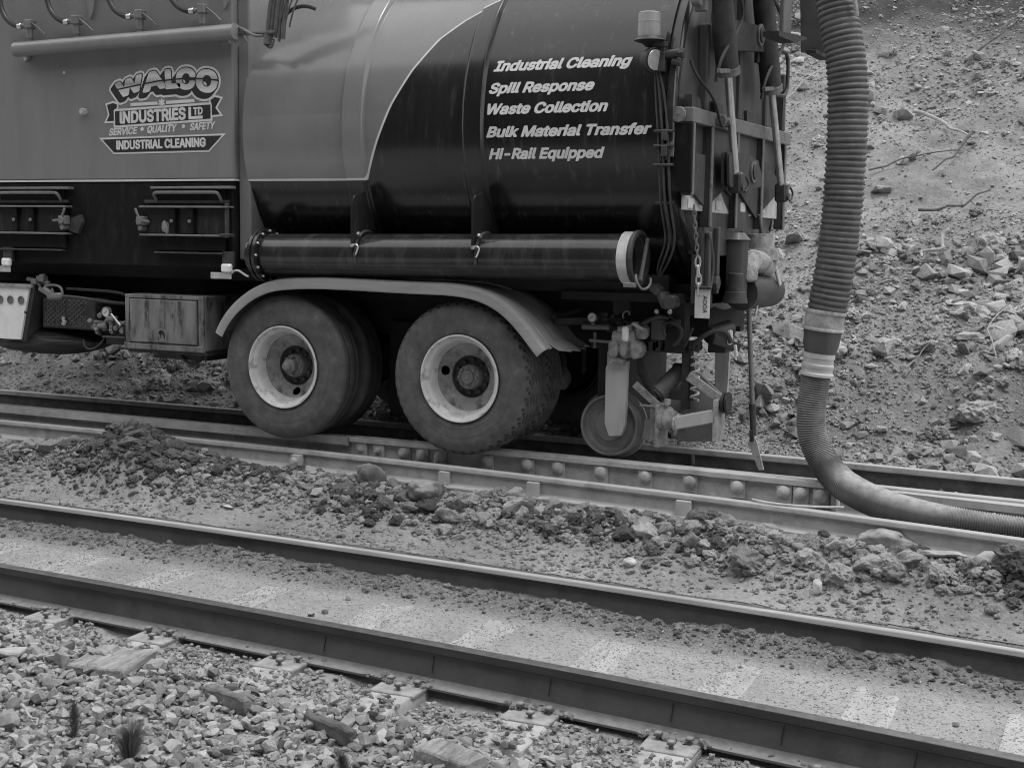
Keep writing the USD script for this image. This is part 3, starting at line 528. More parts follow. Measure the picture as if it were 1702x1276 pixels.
# farther track: low front rail, bolted brake beam, running rail, far rail
front_prof = rail_profile(0.15, 0.033, 0.07, 0.034, 0.012)
t = xform('rail')
put('rail_web', extrude_along(front_prof[front_prof[:, 1] < -0.032], xs_r, y_front, -0.1), 'dusty_iron', t); put('rail_head', extrude_along(front_prof[front_prof[:, 1] > -0.0355], xs_r, y_front, -0.1), 'dusty_iron', t)
b = MB()
for xx in (-1.39,): b.box(xx - 0.04, xx + 0.04, float(y_front(xx)) - 0.075, float(y_front(xx)) - 0.02, -0.215, -0.135); b.cyl((xx - 0.01, float(y_front(xx)) - 0.07, -0.18), (xx - 0.01, float(y_front(xx)) - 0.11, -0.18), 0.03, 0.022)
b.build('joint_bolt', 'dusty_iron', t)
for xx, w in ((1.72, 0.05), (-0.1, 0.04), (0.62, 0.045)): MB().box(xx - w, xx + w, float(y_front(xx)) - 0.06, float(y_front(xx)) - 0.012, -0.24, -0.137).build('rail_clip', 'dusty_iron', t)
tag(t, 'low dusty steel rail right behind the soil strip', 'rail')
BX0, BX1 = -1.05, 2.58
yb = lambda x: 0.205 - 0.022 * np.maximum(np.asarray(x, float) - 0.4, 0) - 0.012 * np.maximum(np.asarray(x, float) - 0.4, 0) ** 2
t = xform('brake_beam')
xb_ = np.linspace(BX0, BX1, 40)
put('top_flange', extrude_along(np.array([(-0.012, -0.034), (0.10, -0.034), (0.10, -0.004), (0.096, 0), (-0.008, 0), (-0.012, -0.004)]), xb_, yb, 0.0), 'beam_dust', t)
put('web', extrude_along(np.array([(0.02, -0.17), (0.05, -0.17), (0.05, -0.036), (0.02, -0.036)]), xb_, yb, 0.0), 'beam_dust', t)
put('bottom_flange', extrude_along(np.array([(-0.05, -0.2), (0.1, -0.2), (0.1, -0.172), (-0.05, -0.172)]), xb_, yb, 0.0), 'beam_dust', t)
for xx in (-0.95, -0.80, -0.58, -0.43, -0.28, 0.10, 0.42, 0.66, 0.985, 1.31, 1.63, 1.96, 2.27, 2.38, 2.51):
    yy = float(yb(xx)); pad = MB().box(xx - 0.05, xx + 0.05, yy - 0.002, yy + 0.02, -0.16, -0.038).build('bolt_pad', 'beam_dust', t)
    rr = 0.043 if xx > -0.75 else 0.024
    put('bolt_head', lathe([(rr, 0), (rr, 0.008), (rr * 0.9, 0.018), (rr * 0.65, 0.03), (rr * 0.3, 0.037), (0, 0.038)], (xx, yy - 0.002, -0.085), (0, -1, 0), 16), 'beam_dust', pad)
MB().box(BX1 - 0.004, BX1 + 0.03, float(yb(BX1)) - 0.004, float(yb(BX1)) + 0.1, -0.17, -0.036).build('end_plate', 'beam_dust', t)
tag(t, 'dusty grey riveted beam with domed bolt heads along the rail under the wheels', 'rail beam')
y_run = lambda x: 0.44 - 0.03 * np.maximum(np.asarray(x, float) - 1, 0) - 0.008 * np.maximum(np.asarray(x, float) - 1, 0) ** 2
tee_rail(y_run, -0.03, 'grey running rail behind the bolted beam, carrying the truck wheels', 'dusty_iron', 'dusty_iron')
t = xform('guard_rail')
put('bar', extrude_along(np.array([(-0.02, -0.06), (0.06, -0.06), (0.06, 0), (-0.02, 0)]), np.linspace(-9, BX0 - 0.01, 30), yb, -0.0), 'dusty_iron', t)
put('web', extrude_along(np.array([(0.02, -0.2), (0.05, -0.2), (0.05, -0.062), (0.02, -0.062)]), np.linspace(-9, BX0 - 0.01, 30), yb, -0.0), 'dusty_iron', t)
tag(t, 'plain grey guard bar ahead of the bolted beam at left', 'rail beam')
t = xform('guard_rail')
yg = lambda x: 0.27 - 0.11 * (np.asarray(x, float) - 2.85)
put('bar', extrude_along(np.array([(-0.01, -0.045), (0.085, -0.045), (0.085, 0), (-0.01, 0)]), np.linspace(2.9, 8, 20), yg, -0.045), 'dusty_iron', t)
put('lower_flange', extrude_along(np.array([(-0.06, -0.16), (0.085, -0.16), (0.085, -0.13), (-0.06, -0.13)]), np.linspace(2.9, 8, 20), yg, -0.045), 'dusty_iron', t)
put('web', extrude_along(np.array([(0.02, -0.128), (0.04, -0.128), (0.04, -0.046), (0.02, -0.046)]), np.linspace(2.9, 8, 20), yg, -0.045), 'dusty_iron', t)
for xx in (3.05, 3.5): MB().bar((xx - 0.05, float(yg(xx)) - 0.03, -0.16), (xx + 0.05, float(yg(xx)) - 0.03, -0.12), 0.03, 0.05).build('wedge', 'white_dirty', t)
tag(t, 'flat topped grey guard beam behind the lying hose at the right edge', 'rail beam')
def joints(t):
    for xx in (1.12, 2.35, 3.62): MB().box(xx - 0.012, xx + 0.012, float(y_back(xx)) - 0.045, float(y_back(xx)) - 0.012, -0.25, -0.165).build('joint_bar', 'dark_iron', t)
tee_rail(y_back, -0.12, 'far rail of the truck track at the foot of the embankment', 'dusty_iron', 'dark_iron', extra=joints)
MB().tube([(2.98, 1.15, -0.2), (3.03, 1.0, -0.2), (3.12, 1.02, -0.2), (3.18, 1.15, -0.2), (3.16, 1.25, -0.2)], 0.016).build('chain_link', 'white_dirty'); tag(stage.GetPrimAtPath('/World/chain_link'), 'bent pale metal hook lying between the far rails at right', 'hook')

# ================================================================== the vacuum truck
T = xform('vacuum_truck')
tag(T, 'grey and black vacuum tanker truck on rail wheels standing on the farther track', 'truck')
# body panel
MB().box(-6.4, -1.945, 0, 2.44, 1.902, 4.3, 0.012).build('side_panel', 'grey_paint', T)
MB().box(-6.4, -1.955, 0.004, 2.436, 1.23, 1.888, 0.012).build('lower_panel', 'black_paint', T)
MB().box(-6.4, -1.943, -0.003, 0.3, 1.888, 1.903, 0.001).build('pinstripe', 'white_mark', T)
MB().box(-1.945, -1.84, 0.06, 2.38, 1.3, 4.2, 0.01).build('body_seam', 'grey_paint', T)
# tank, two tones parted by a swept curve with a white line (flat print)
YC, ZC, RT = 1.22, 2.27, 1.22
cvz = np.array([1.895, 2.135, 2.403, 2.646, 2.862, 2.994, 3.085, 3.25, 3.4, 3.49]); cvx = np.array([-0.809, -0.709, -0.586, -0.441, -0.275, -0.112, 0.036, 0.36, 0.8, 1.2])
xs = np.unique(np.r_[np.linspace(-1.86, 1.42, 170), [-0.985, -0.965, -0.82, -0.80, -0.01, 0.01, 0.135, 0.155, 1.30, 1.32]])
def rt(x):
    r = np.full_like(x, RT)
    for a, b_, h in ((-0.985, -0.80, 0.03), (-0.01, 0.155, 0.03)):
        r += h * np.clip(np.minimum((x - a) / 0.02, (b_ - x) / 0.02), 0, 1)
    return r
th = np.linspace(0, 2 * PI, 260, endpoint=False); X, TH = np.meshgrid(xs, th, indexing='ij'); RR = rt(X)
Yt, Zt = YC - RR * np.cos(TH), ZC + RR * np.sin(TH)
sdv = np.minimum((np.interp(Zt, cvz, cvx) - X) * 0.88, Zt - 1.895); sdv = np.where(Zt < 1.895, -np.hypot(np.maximum(X + 0.809, 0), 1.895 - Zt), sdv)
n_, k_ = X.shape; i = np.arange(n_ - 1)[:, None] * k_; j = np.arange(k_)[None]; jn = (j + 1) % k_
q = np.stack([i + j, i + jn, i + k_ + jn, i + k_ + j], -1).reshape(-1, 4)[:, ::-1]
usdkit.material(stage, '/World/Looks/tank_paint', {
    'at': ('attribute', {'attribute': 'paint'}), 'gt': ('math', {'math_type': 'greater_than', 'value2': 0.0}), 'ab': ('math', {'math_type': 'absolute'}), 'lt': ('math', {'math_type': 'less_than', 'value2': 0.008}),
    'tc': ('texture_coordinate', {}), 'mp': ('mapping', {'scale': (3.0, 3.0, 0.35)}), 'n': ('noise_texture', {'scale': 5.0, 'detail': 8, 'roughness': 0.7}),
    'n2': ('noise_texture', {'scale': 2.2, 'detail': 6}), 'dr': ('rgb_ramp', {'ramp': [(0.56, g(0)), (0.66, g(0.25)), (0.74, g(1.0))]}),
    'grey': ('rgb_ramp', {'ramp': [(0.3, g(0.14)), (0.7, g(0.175))]}), 'blk': ('rgb_ramp', {'ramp': [(0.4, g(0.004)), (0.7, g(0.009))]}),
    'm1': ('mix_color', {}), 'm2': ('mix_color', {'b': g(0.17)}), 'm3': ('mix_color', {'b': g(0.5)}), 'dm': ('math', {'math_type': 'multiply', 'value2': 0.5}),
    'rr': ('map_range', {'from_min': 0.3, 'from_max': 0.75, 'to_min': 0.2, 'to_max': 0.45}),
    'bn': ('noise_texture', {'scale': 3.0, 'detail': 3}), 'b': ('bump', {'strength': 0.12, 'distance': 0.02}),
    'p': ('principled_bsdf', {'roughness': 0.3, 'coat_weight': 0.65, 'coat_ior': 1.6, 'coat_roughness': 0.17, 'specular_ior_level': 0.1})},
    [('at.fac', 'gt.value1'), ('at.fac', 'ab.value1'), ('ab.value', 'lt.value1'), ('tc.object', 'mp.vector'), ('mp.vector', 'n.vector'), ('tc.object', 'n2.vector'), ('n.fac', 'dr.fac'),
     ('n2.fac', 'grey.fac'), ('n2.fac', 'blk.fac'), ('blk.color', 'm1.a'), ('grey.color', 'm1.b'), ('gt.value', 'm1.fac'), ('dr.color', 'dm.value1'), ('m1.result', 'm2.a'), ('dm.value', 'm2.fac'),
     ('m2.result', 'm3.a'), ('lt.value', 'm3.fac'), ('m3.result', 'p.base_color'), ('n.fac', 'rr.value'), ('rr.result', 'p.roughness'), ('tc.object', 'bn.vector'), ('bn.fac', 'b.height'), ('b.normal', 'p.normal')], surface='p.BSDF')
MAT['tank_paint'] = UsdShade.Material.Get(stage, '/World/Looks/tank_paint')
tank = put('tank', (np.stack([X, Yt, Zt], -1).reshape(-1, 3), q), 'tank_paint', T, True)
UsdGeom.PrimvarsAPI(UsdGeom.Mesh(tank)).CreatePrimvar('paint', Sdf.ValueTypeNames.FloatArray, 'vertex').Set(Vt.FloatArray.FromNumpy(sdv.reshape(-1).astype(np.float32)))
put('tank_front_head', lathe([(RT, 0), (1.0, -0.06), (0.5, -0.1), (0, -0.11)], (-1.86, YC, ZC), (1, 0, 0), 64, True), 'grey_paint', tank)
# lettering on the tank
def wrap(m, r):
    v = m.vertices; return trimesh.Trimesh(np.stack([v[:, 0], YC - np.sqrt(np.maximum(r ** 2 - (v[:, 2] - ZC) ** 2, 0.01)) + v[:, 1], v[:, 2]], 1), m.faces, process=False)
for txt, x0, x1, z in (('Industrial Cleaning', .183, 1.20, 2.612), ('Spill Response', .167, .955, 2.462), ('Waste Collection', .164, 1.06, 2.323), ('Bulk Material Transfer', .157, 1.365, 2.171), ('Hi-Rail Equipped', .168, 1.037, 2.026)):
    sh = fit(text_poly(txt, 5), x0 + 0.016, x1, z, 0.064, 0.3)
    b = MB().poly(sh, 'xz', -0.0008, 0.0); b.m = [wrap(m, RT + 0.0012) for m in b.m]; b.build('lettering', 'letter_grey', tank, False)
# company mark on the side panel
mark = xform('company_mark', T)
def place(sh, z): return sh
def arch_letters():
    out = []; spec = [('W', -3.07, -2.79, 2.553, 2.677, 14), ('A', -2.81, -2.575, 2.574, 2.722, 8), ('L', -2.58, -2.435, 2.582, 2.732, 2), ('C', -2.475, -2.29, 2.57, 2.735, -3), ('O', -2.285, -2.08, 2.542, 2.715, -9)]
    for ch, x0, x1, z0, z1, rot in spec:
        s = fit(text_poly(ch, 7), x0, x1, 0, 1); b_ = s.bounds; s = affinity.affine_transform(s, [1, 0, 0, (z1 - z0) / (b_[3] - b_[1]), 0, z0 - b_[1] * (z1 - z0) / (b_[3] - b_[1])])
        out.append(affinity.rotate(s, rot))
    return out
L = arch_letters(); letters = union_all(L)
shadow = union_all([affinity.translate(letters, -0.036 * k / 8, -0.036 * k / 8) for k in range(9)]).buffer(0.008)
outline = shadow.buffer(0.016, join_style=2, mitre_limit=2).buffer(0.004).buffer(-0.004)
outline = union_all([Polygon(p_.exterior) for p_ in getattr(outline, 'geoms', [outline])])
band = LineString([(-3.2, 2.575), (-2.9, 2.615), (-2.65, 2.645), (-2.4, 2.655), (-2.2, 2.645), (-2.0, 2.62)]).buffer(0.006)
MB().poly(outline, 'xz', -0.0025, 0.01).build('mark_outline', 'letter_grey', mark, False)
MB().poly(shadow, 'xz', -0.004, -0.0025).build('mark_shadow', 'ink_black', mark, False)
usdkit.material(stage, '/World/Looks/letter_chrome', {'ge': ('geometry', {}), 'sx': ('separate_xyz', {}), 'mr': ('map_range', {'from_min': 2.55, 'from_max': 2.73, 'clamp': True}),
    'r': ('rgb_ramp', {'ramp': [(0.0, g(0.6)), (0.3, g(0.45)), (0.46, g(0.28)), (0.56, g(0.38)), (0.75, g(0.58)), (1, g(0.36))]}), 'p': ('principled_bsdf', {'roughness': 0.4})},
    [('ge.position', 'sx.vector'), ('sx.z', 'mr.value'), ('mr.result', 'r.fac'), ('r.color', 'p.base_color')], surface='p.BSDF')
MAT['letter_chrome'] = UsdShade.Material.Get(stage, '/World/Looks/letter_chrome')
for s in L: MB().poly(s.difference(band), 'xz', -0.0055, -0.004).build('letter', 'letter_chrome', mark, False)
MB().poly(union_all([LineString([(-2.925, 2.476), (-2.66, 2.48)]).buffer(0.012, cap_style=2), LineString([(-2.575, 2.482), (-2.305, 2.488)]).buffer(0.012, cap_style=2)]), 'xz', -0.003, 0.01).build('mark_bar', 'letter_grey', mark, False)
leaf = union_all([Point(-2.618, 2.481).buffer(0.021)] + [affinity.rotate(sbox(-2.618 - 0.006, 2.481, -2.618 + 0.006, 2.481 + 0.032), a, origin=(-2.618, 2.481)) for a in (0, 55, -55, 110, -110, 180)])
MB().poly(leaf, 'xz', -0.0035, 0.01).build('mark_leaf', 'letter_grey', mark, False)
rib = Polygon([(-3.09, 2.437), (-2.145, 2.463), (-2.145, 2.343), (-3.09, 2.312)])
tailL = Polygon([(-3.17, 2.485), (-3.10, 2.5), (-3.055, 2.485), (-3.06, 2.45), (-3.09, 2.437), (-3.09, 2.35), (-3.18, 2.35), (-3.145, 2.405)])
tailR = Polygon([(-2.16, 2.49), (-2.11, 2.515), (-2.05, 2.5), (-2.10, 2.43), (-2.055, 2.375), (-2.145, 2.37), (-2.145, 2.45)])
rb = union_all([rib, tailL, tailR])
MB().poly(rb.buffer(0.009, join_style=2), 'xz', -0.0022, 0.01).build('ribbon_edge', 'letter_grey', mark, False)
MB().poly(union_all([rib.buffer(-0.008, join_style=2), tailL.buffer(-0.006), tailR.buffer(-0.006)]), 'xz', -0.0036, -0.0022).build('ribbon', 'ink_black', mark, False)
def slant(sh, k, x0): return affinity.affine_transform(sh, [1, 0, k, 1, 0, -k * x0])
MB().poly(slant(fit(text_poly('lNDUSTRlES', 5), -3.035, -2.385, 2.337, 0.083), 0.027, -3.035), 'xz', -0.005, -0.0036).build('mark_word', 'letter_grey', mark, False)
MB().poly(union_all([slant(fit(text_poly('TD', 5), -2.315, -2.225, 2.385, 0.05), 0.027, -2.3), Polygon([(-2.36, 2.35), (-2.36, 2.442), (-2.335, 2.442), (-2.335, 2.372), (-2.225, 2.375), (-2.225, 2.353)])]), 'xz', -0.005, -0.0036).build('mark_word', 'letter_grey', mark, False)
for w, x0, x1 in (('SERVICE', -3.15, -2.86), ('QUALITY', -2.765, -2.475), ('SAFETY', -2.35, -2.11)):
    MB().poly(slant(fit(text_poly(w.replace('I', 'l'), 4), x0, x1, 2.246, 0.05, 0.25), 0.03, -3.15), 'xz', -0.002, 0.01).build('mark_word', 'letter_grey', mark, False)
for x in (-2.815, -2.412): MB().poly(Point(x, 2.278 + 0.03 * (x + 3.15)).buffer(0.015), 'xz', -0.002, 0.01).build('mark_dot', 'letter_grey', mark, False)
trap = Polygon([(-3.25, 2.228), (-2.015, 2.238), (-2.17, 2.105), (-3.105, 2.1)])
MB().poly(trap, 'xz', -0.002, 0.01).build('plaque_edge', 'letter_grey', mark, False); MB().poly(trap.buffer(-0.013, join_style=2), 'xz', -0.0035, -0.002).build('plaque', 'ink_black', mark, False)
MB().poly(slant(fit(text_poly('lNDUSTRlAL CLEANlNG', 5), -3.075, -2.2, 2.138, 0.062), 0.01, -3.075), 'xz', -0.005, -0.0035).build('mark_word', 'letter_grey', mark, False)

# half pipe along the panel, with end plates, air hoses and valves above
pp = put('hose_tray', sweep([(-4.04, -0.07, 2.935), (-1.86, -0.07, 2.965)], 0.058, 20), 'grey_paint', T)
b = MB(); b.bar((-4.0, -0.01, 2.86), (-3.94, -0.03, 2.9), 0.03, 0.05); b.bar((-2.02, -0.01, 2.89), (-1.95, -0.03, 2.91), 0.03, 0.05); b.bar((-1.90, -0.06, 2.99), (-1.84, -0.02, 2.88), 0.012, 0.09); b.build('tray_bracket', 'grey_paint', pp)
for k, (x0, xv) in enumerate(((-4.2, -3.885), (-3.70, -3.392), (-3.08, -2.758), (-2.49, -2.157))):
    hz = 3.115 + 0.006 * k
    h = MB().tube([(x0 - 0.02, -0.06, 3.75), (x0 - 0.005, -0.07, 3.36), (x0 + 0.05, -0.075, hz + 0.09), (x0 + 0.14, -0.075, hz + 0.02), (xv - 0.11, -0.07, hz + 0.0)], 0.021, 10, 30).build('air_hose', 'black_rubber', T)
    MB().cyl((xv - 0.125, -0.07, hz - 0.001), (xv - 0.085, -0.07, hz + 0.002), 0.024).build('ferrule', 'bright_steel', h)
    b = MB(); b.cyl((xv - 0.085, -0.07, hz + 0.002), (xv - 0.02, -0.07, hz + 0.006), 0.016); b.cyl((xv, -0.07, hz - 0.10), (xv, -0.07, hz + 0.04), 0.026); b.box(xv - 0.035, xv + 0.035, -0.105, -0.03, hz - 0.025, hz + 0.045, 0.008); b.cyl((xv, -0.07, hz - 0.13), (xv, -0.07, hz - 0.09), 0.02)
    b.tube([(xv + 0.03, -0.08, hz + 0.02), (xv + 0.09, -0.075, hz - 0.02), (xv + 0.16, -0.07, hz - 0.08)], 0.006); b.build('air_valve', 'worn_steel', h)
for x in (-3.30, -2.0): MB().poly([(x - 0.1, 3.6), (x + 0.12, 3.6), (x + 0.03, 3.2), (x - 0.005, 3.14)], 'xz', -0.02, 0.01).build('stiffener', 'grey_paint', T)
b = MB(); b.cyl((-3.39, 0.0, 2.434), (-3.39, -0.04, 2.434), 0.028); b.cyl((-3.39, -0.04, 2.434), (-3.39, -0.048, 2.434), 0.02); b.build('drain_plug', 'white_dirty', T)
MB().cyl((-3.595, 0.0, 2.745), (-3.595, -0.012, 2.745), 0.012).build('rivet', 'white_mark', T)
# cable bundle at the seam
for k in range(5):
    x = -1.60 + 0.035 * k; MB().tube([(x + 0.12, -0.03 + 0.01 * k, 3.7), (x + 0.05, -0.04, 3.25), (x, -0.035, 2.96), (x - 0.01, -0.03, 2.88 + 0.015 * (k % 3))], 0.012 if k % 2 else 0.017, 8, 20).build('cable', 'cable', T)
MB().tube([(-1.93, -0.04, 2.99), (-1.78, -0.05, 2.965), (-1.66, -0.06, 2.925), (-1.63, -0.05, 2.93)], 0.012).build('cable', 'worn_steel', T)
MB().tube([(-1.95, -0.03, 2.96), (-1.75, -0.04, 2.95), (-1.52, -0.05, 2.945)], 0.014).build('tie_strap', 'cable', T)
b = MB(); b.cyl((-1.6, -0.04, 2.86), (-1.6, -0.03, 2.95), 0.03); b.tube([(-1.62, -0.04, 2.87), (-1.57, -0.04, 2.84), (-1.55, -0.03, 2.9)], 0.008); b.build('cable_knot', 'cable', T)
for k in range(3): MB().tube([(-1.5 + 0.04 * k, -0.02, 2.98), (-1.42 + 0.05 * k, -0.06, 3.16), (-1.22 + 0.05 * k, 0.1, 3.5)], 0.007).build('cable', 'cable', T)
MB().tube([(-1.48, -0.03, 3.02), (-1.40, -0.02, 3.10), (-1.28, -0.0, 3.12), (-1.22, 0.02, 3.1)], 0.014).build('grab_loop', 'black_rubber', T)

# discharge doors low on the body
def port(x0, x1, left_latch):
    t = xform('discharge_port', T); w = x1 - x0
    MB().box(x0 + 0.10, x1, -0.055, 0.01, 1.828, 1.848).build('drip_ledge', 'worn_steel', t)
    MB().box(x0 + 0.11, x1 - 0.09, -0.012, 0.01, 1.70, 1.828).build('upper_plate', 'black_paint', t)
    MB().pipe([(x0 + 0.13, -0.01, 1.735), (x0 + 0.13, -0.055, 1.80), (x0 + 0.22, -0.055, 1.802), (x1 - 0.21, -0.055, 1.802), (x1 - 0.12, -0.055, 1.80), (x1 - 0.12, -0.01, 1.735)], 0.013, 8).build('grab_bar', 'worn_steel', t)
    MB().box(x0, x1 - 0.02, -0.075, 0.01, 1.685, 1.70).build('top_ledge', 'worn_steel', t)
    MB().box(x0 + 0.01, x1 - 0.05, -0.02, 0.01, 1.72, 1.745).build('hinge_strip', 'dark_steel', t)
    MB().box(x0 + 0.04, x1 - 0.07, -0.03, 0.01, 1.488, 1.685).build('door_plate', 'black_gloss', t)
    MB().box(x0, x1 - 0.02, -0.075, 0.01, 1.47, 1.486).build('bottom_ledge', 'worn_steel', t)
    for q_ in (0.36, 0.56):
        xr = x0 + w * q_; MB().box(xr - 0.03, xr + 0.03, -0.062, -0.028, 1.486, 1.685).build('door_rib', 'black_paint', t); MB().nut((xr, -0.06, 1.585), (0, -1, 0), 0.015, 0.015).build('bolt', 'worn_steel', t)
    MB().box(x0 + 0.12, x1 - 0.08, -0.02, 0.01, 1.36, 1.47).build('lower_plate', 'black_paint', t)
    MB().box(x0 + 0.12, x1 - 0.09, -0.05, 0.01, 1.338, 1.352).build('lower_ledge', 'dark_steel', t)
    s, xl = (-1, x0 + 0.02) if left_latch else (1, x1 - 0.05)
    b = MB(); b.cyl((xl, -0.03, 1.585), (xl, -0.1, 1.585), 0.03); b.box(xl - 0.04, xl + 0.04, -0.09, -0.03, 1.55, 1.62, 0.008); b.tube([(xl, -0.085, 1.585), (xl - s * 0.09, -0.085, 1.58)], 0.011)
    b.bar((xl, -0.09, 1.60), (xl + s * 0.04, -0.09, 1.68), 0.014, 0.02); b.cyl((xl, -0.02, 1.53), (xl, -0.09, 1.53), 0.022); b.build('latch', 'worn_steel', t)
    hx_ = x1 - 0.045 if left_latch else x0 + 0.03
    b = MB(); b.cyl((hx_, -0.045, 1.46), (hx_, -0.045, 1.72), 0.017); b.box(hx_ - 0.05, hx_ + 0.04, -0.08, -0.01, 1.475, 1.495); b.build('hinge_pin', 'dark_steel', t)
    return t
port(-2.80, -1.93, True); port(-4.45, -3.53, False)
b = MB(); b.poly([(-3.54, 1.60), (-3.44, 1.63), (-3.42, 1.57), (-3.47, 1.48), (-3.56, 1.5)], 'xz', -0.03, 0.02); b.build('latch_plate', 'dark_steel', T)
MB().add(lump(4, 2, 0.9, 5).apply_scale((0.035, 0.012, 0.06)).apply_translation((-2.575, -0.035, 1.54))).add(lump(5, 2, 0.9, 5).apply_scale((0.02, 0.01, 0.05)).apply_translation((-2.55, -0.035, 1.52))).build('mud_splash', 'caked_mud', T)
for x in (-2.02, -4.27):
    t = xform('marker_lamp', T)
    MB().box(x - 0.02, x + 0.085, -0.03, 0.0, 1.24, 1.36).build('bracket', 'dark_steel', t); MB().box(x - 0.01, x + 0.08, -0.065, -0.02, 1.205, 1.27, 0.012).build('lens', 'lens_white', t); MB().box(x - 0.115, x + 0.075, -0.05, -0.03, 1.155, 1.205, 0.006).build('reflector', 'white_dirty', t)
MB().tube([(-1.95, -0.03, 1.20), (-1.88, -0.03, 1.22), (-1.82, -0.03, 1.19), (-1.79, -0.03, 1.18)], 0.009).build('cable', 'bright_steel', T)

# chassis, with dark boxes added to block light under the tank
b = MB()
for y in (0.80, 1.56): b.box(-6.4, 1.52, y, y + 0.09, 0.82, 1.14)
for x in (-5, -3.4, -2.2, -0.75, 0.9, 1.4): b.box(x, x + 0.12, 0.88, 1.56, 0.86, 1.08)
b.build('chassis_rails', 'chassis_black', T)
b = MB(); b.box(-6.2, 1.38, 0.35, 2.1, 1.13, 1.26); b.box(-1.7, 1.36, 0.62, 1.85, 1.0, 1.2); b.build('subframe', 'chassis_black', T)
b = MB()
for x in (-1.49, 0): b.cyl((x, 0.3, 0.51), (x, 2.14, 0.51), 0.075); b.add(trimesh.creation.icosphere(3, 0.24).apply_transform(np.diag([1, 0.9, 1, 1.0])).apply_translation((x, 1.22, 0.52)))
b.box(-1.7, 0.2, 0.72, 0.80, 0.42, 0.66); b.box(-1.7, 0.2, 1.66, 1.74, 0.42, 0.66); b.box(-0.98, -0.5, 0.66, 1.82, 0.14, 0.85); b.build('axles', 'chassis_black', T)  # wide middle block added to black out the gap between the wheels
b = MB(); b.cyl((0.25, 0.8, 0.47), (0.43, 0.78, 0.475), 0.085); b.cyl((0.43, 0.78, 0.475), (0.47, 0.775, 0.477), 0.085, 0.05); b.build('brake_chamber', 'worn_steel', T)
for y0, y1, x in ((1.84, 2.44, 0.62), (0.75, 1.7, 0.85), (1.84, 2.44, -2.1)): MB().box(x, x + 0.012, y0, y1, 0.12, 0.95).build('mud_flap', 'chassis_black', T)  # dark flaps added to black out the gaps past the wheels
MB().box(-1.9, 1.25, 0.72, 0.79, 0.74, 1.16).build('side_skirt', 'chassis_black', T)  # dark skirt added to block light behind the fender
for (x0, x1, y0, y1, z0, z1) in ((-6.0, -4.6, 0.7, 2.2, 0.5, 1.15), (-4.0, -2.1, 0.85, 2.3, 0.60, 1.15)): MB().box(x0, x1, y0, y1, z0, z1).build('tank_box', 'chassis_black', T)

# side storage tube
ty, tz, tr = 0.06, 1.353, 0.158
t = put('storage_tube', sweep(np.linspace((-1.66, ty, tz - 0.012), (1.2, ty, tz + 0.022), 30), tr, 40), 'black_gloss', T)
put('tube_end', lathe([(0.158, 0.0), (0.15, -0.05), (0.145, -0.13), (0.12, -0.15), (0, -0.155)], (-1.66, ty, tz - 0.012), (1, 0, 0), 40, True), 'black_gloss', t)
for x in (-1.68, -1.72):
    b = MB().add(lathe([(0.15, -0.014), (0.196, -0.014), (0.2, -0.01), (0.2, 0.01), (0.196, 0.014), (0.15, 0.014)], (x, ty, tz - 0.012), (1, 0, 0), 48)); b.build('flange', 'black_gloss', t)
b = MB()
for a in np.linspace(0, 2 * PI, 12, endpoint=False): b.nut((-1.666, ty + 0.178 * math.cos(a), tz - 0.012 + 0.178 * math.sin(a)), (1, 0, 0), 0.011, 0.016)
b.build('flange_bolts', 'bright_steel', t)
for x in (-0.83, 0.135):
    br = MB().poly([(-0.115, 1.36), (-0.115, 1.70), (-0.08, 1.775), (0.03, 1.80), (0.2, 1.80), (0.33, 1.44), (0.08, 1.47), (-0.02, 1.46), (-0.075, 1.42)], 'yz', x - 0.007, x + 0.007).build('tube_bracket', 'black_gloss', T)
    b = MB(); b.add(sweep([(x + 0.02, ty + (tr + 0.006) * math.cos(a), tz + 0.01 + (tr + 0.006) * math.sin(a)) for a in np.linspace(1.2, 3.5, 24)], 0.011, 8)); b.build('strap', 'dark_steel', br)
    MB().nut((x + 0.035, -0.06, 1.50), (0, -1, 0.5), 0.014, 0.03).build('strap_nut', 'bright_steel', br); b = MB(); b.nut((x + 0.015, -0.12, 1.425), (0, -1, 0), 0.014, 0.02); b.tube([(x + 0.0, -0.115, 1.43), (x + 0.045, -0.115, 1.43), (x + 0.03, -0.11, 1.36)], 0.006); b.build('strap_bolt', 'bright_steel', br)
put('end_band', lathe([(0.15, 0), (0.172, 0.012), (0.172, 0.08), (0.15, 0.08)], (1.17, ty, tz + 0.022), (1, 0, 0), 40), 'white_dirty', t)
put('end_coupler', lathe([(0.168, 0.085), (0.182, 0.09), (0.182, 0.115), (0.16, 0.12), (0.15, 0.07), (0.14, 0.03), (0, 0.02)], (1.17, ty, tz + 0.022), (1, 0, 0), 40), 'dark_steel', t)
b = MB(); b.bar((1.31, ty - 0.06, tz - 0.12), (1.31, ty + 0.06, tz + 0.15), 0.02, 0.03); b.tube([(1.31, -0.08, 1.27), (1.33, -0.09, 1.21), (1.35, -0.06, 1.18), (1.37, -0.02, 1.19), (1.37, 0.02, 1.25)], 0.008, 8, 30); b.box(1.24, 1.32, -0.13, -0.09, 1.19, 1.22); b.build('cam_lever', 'worn_steel', t)

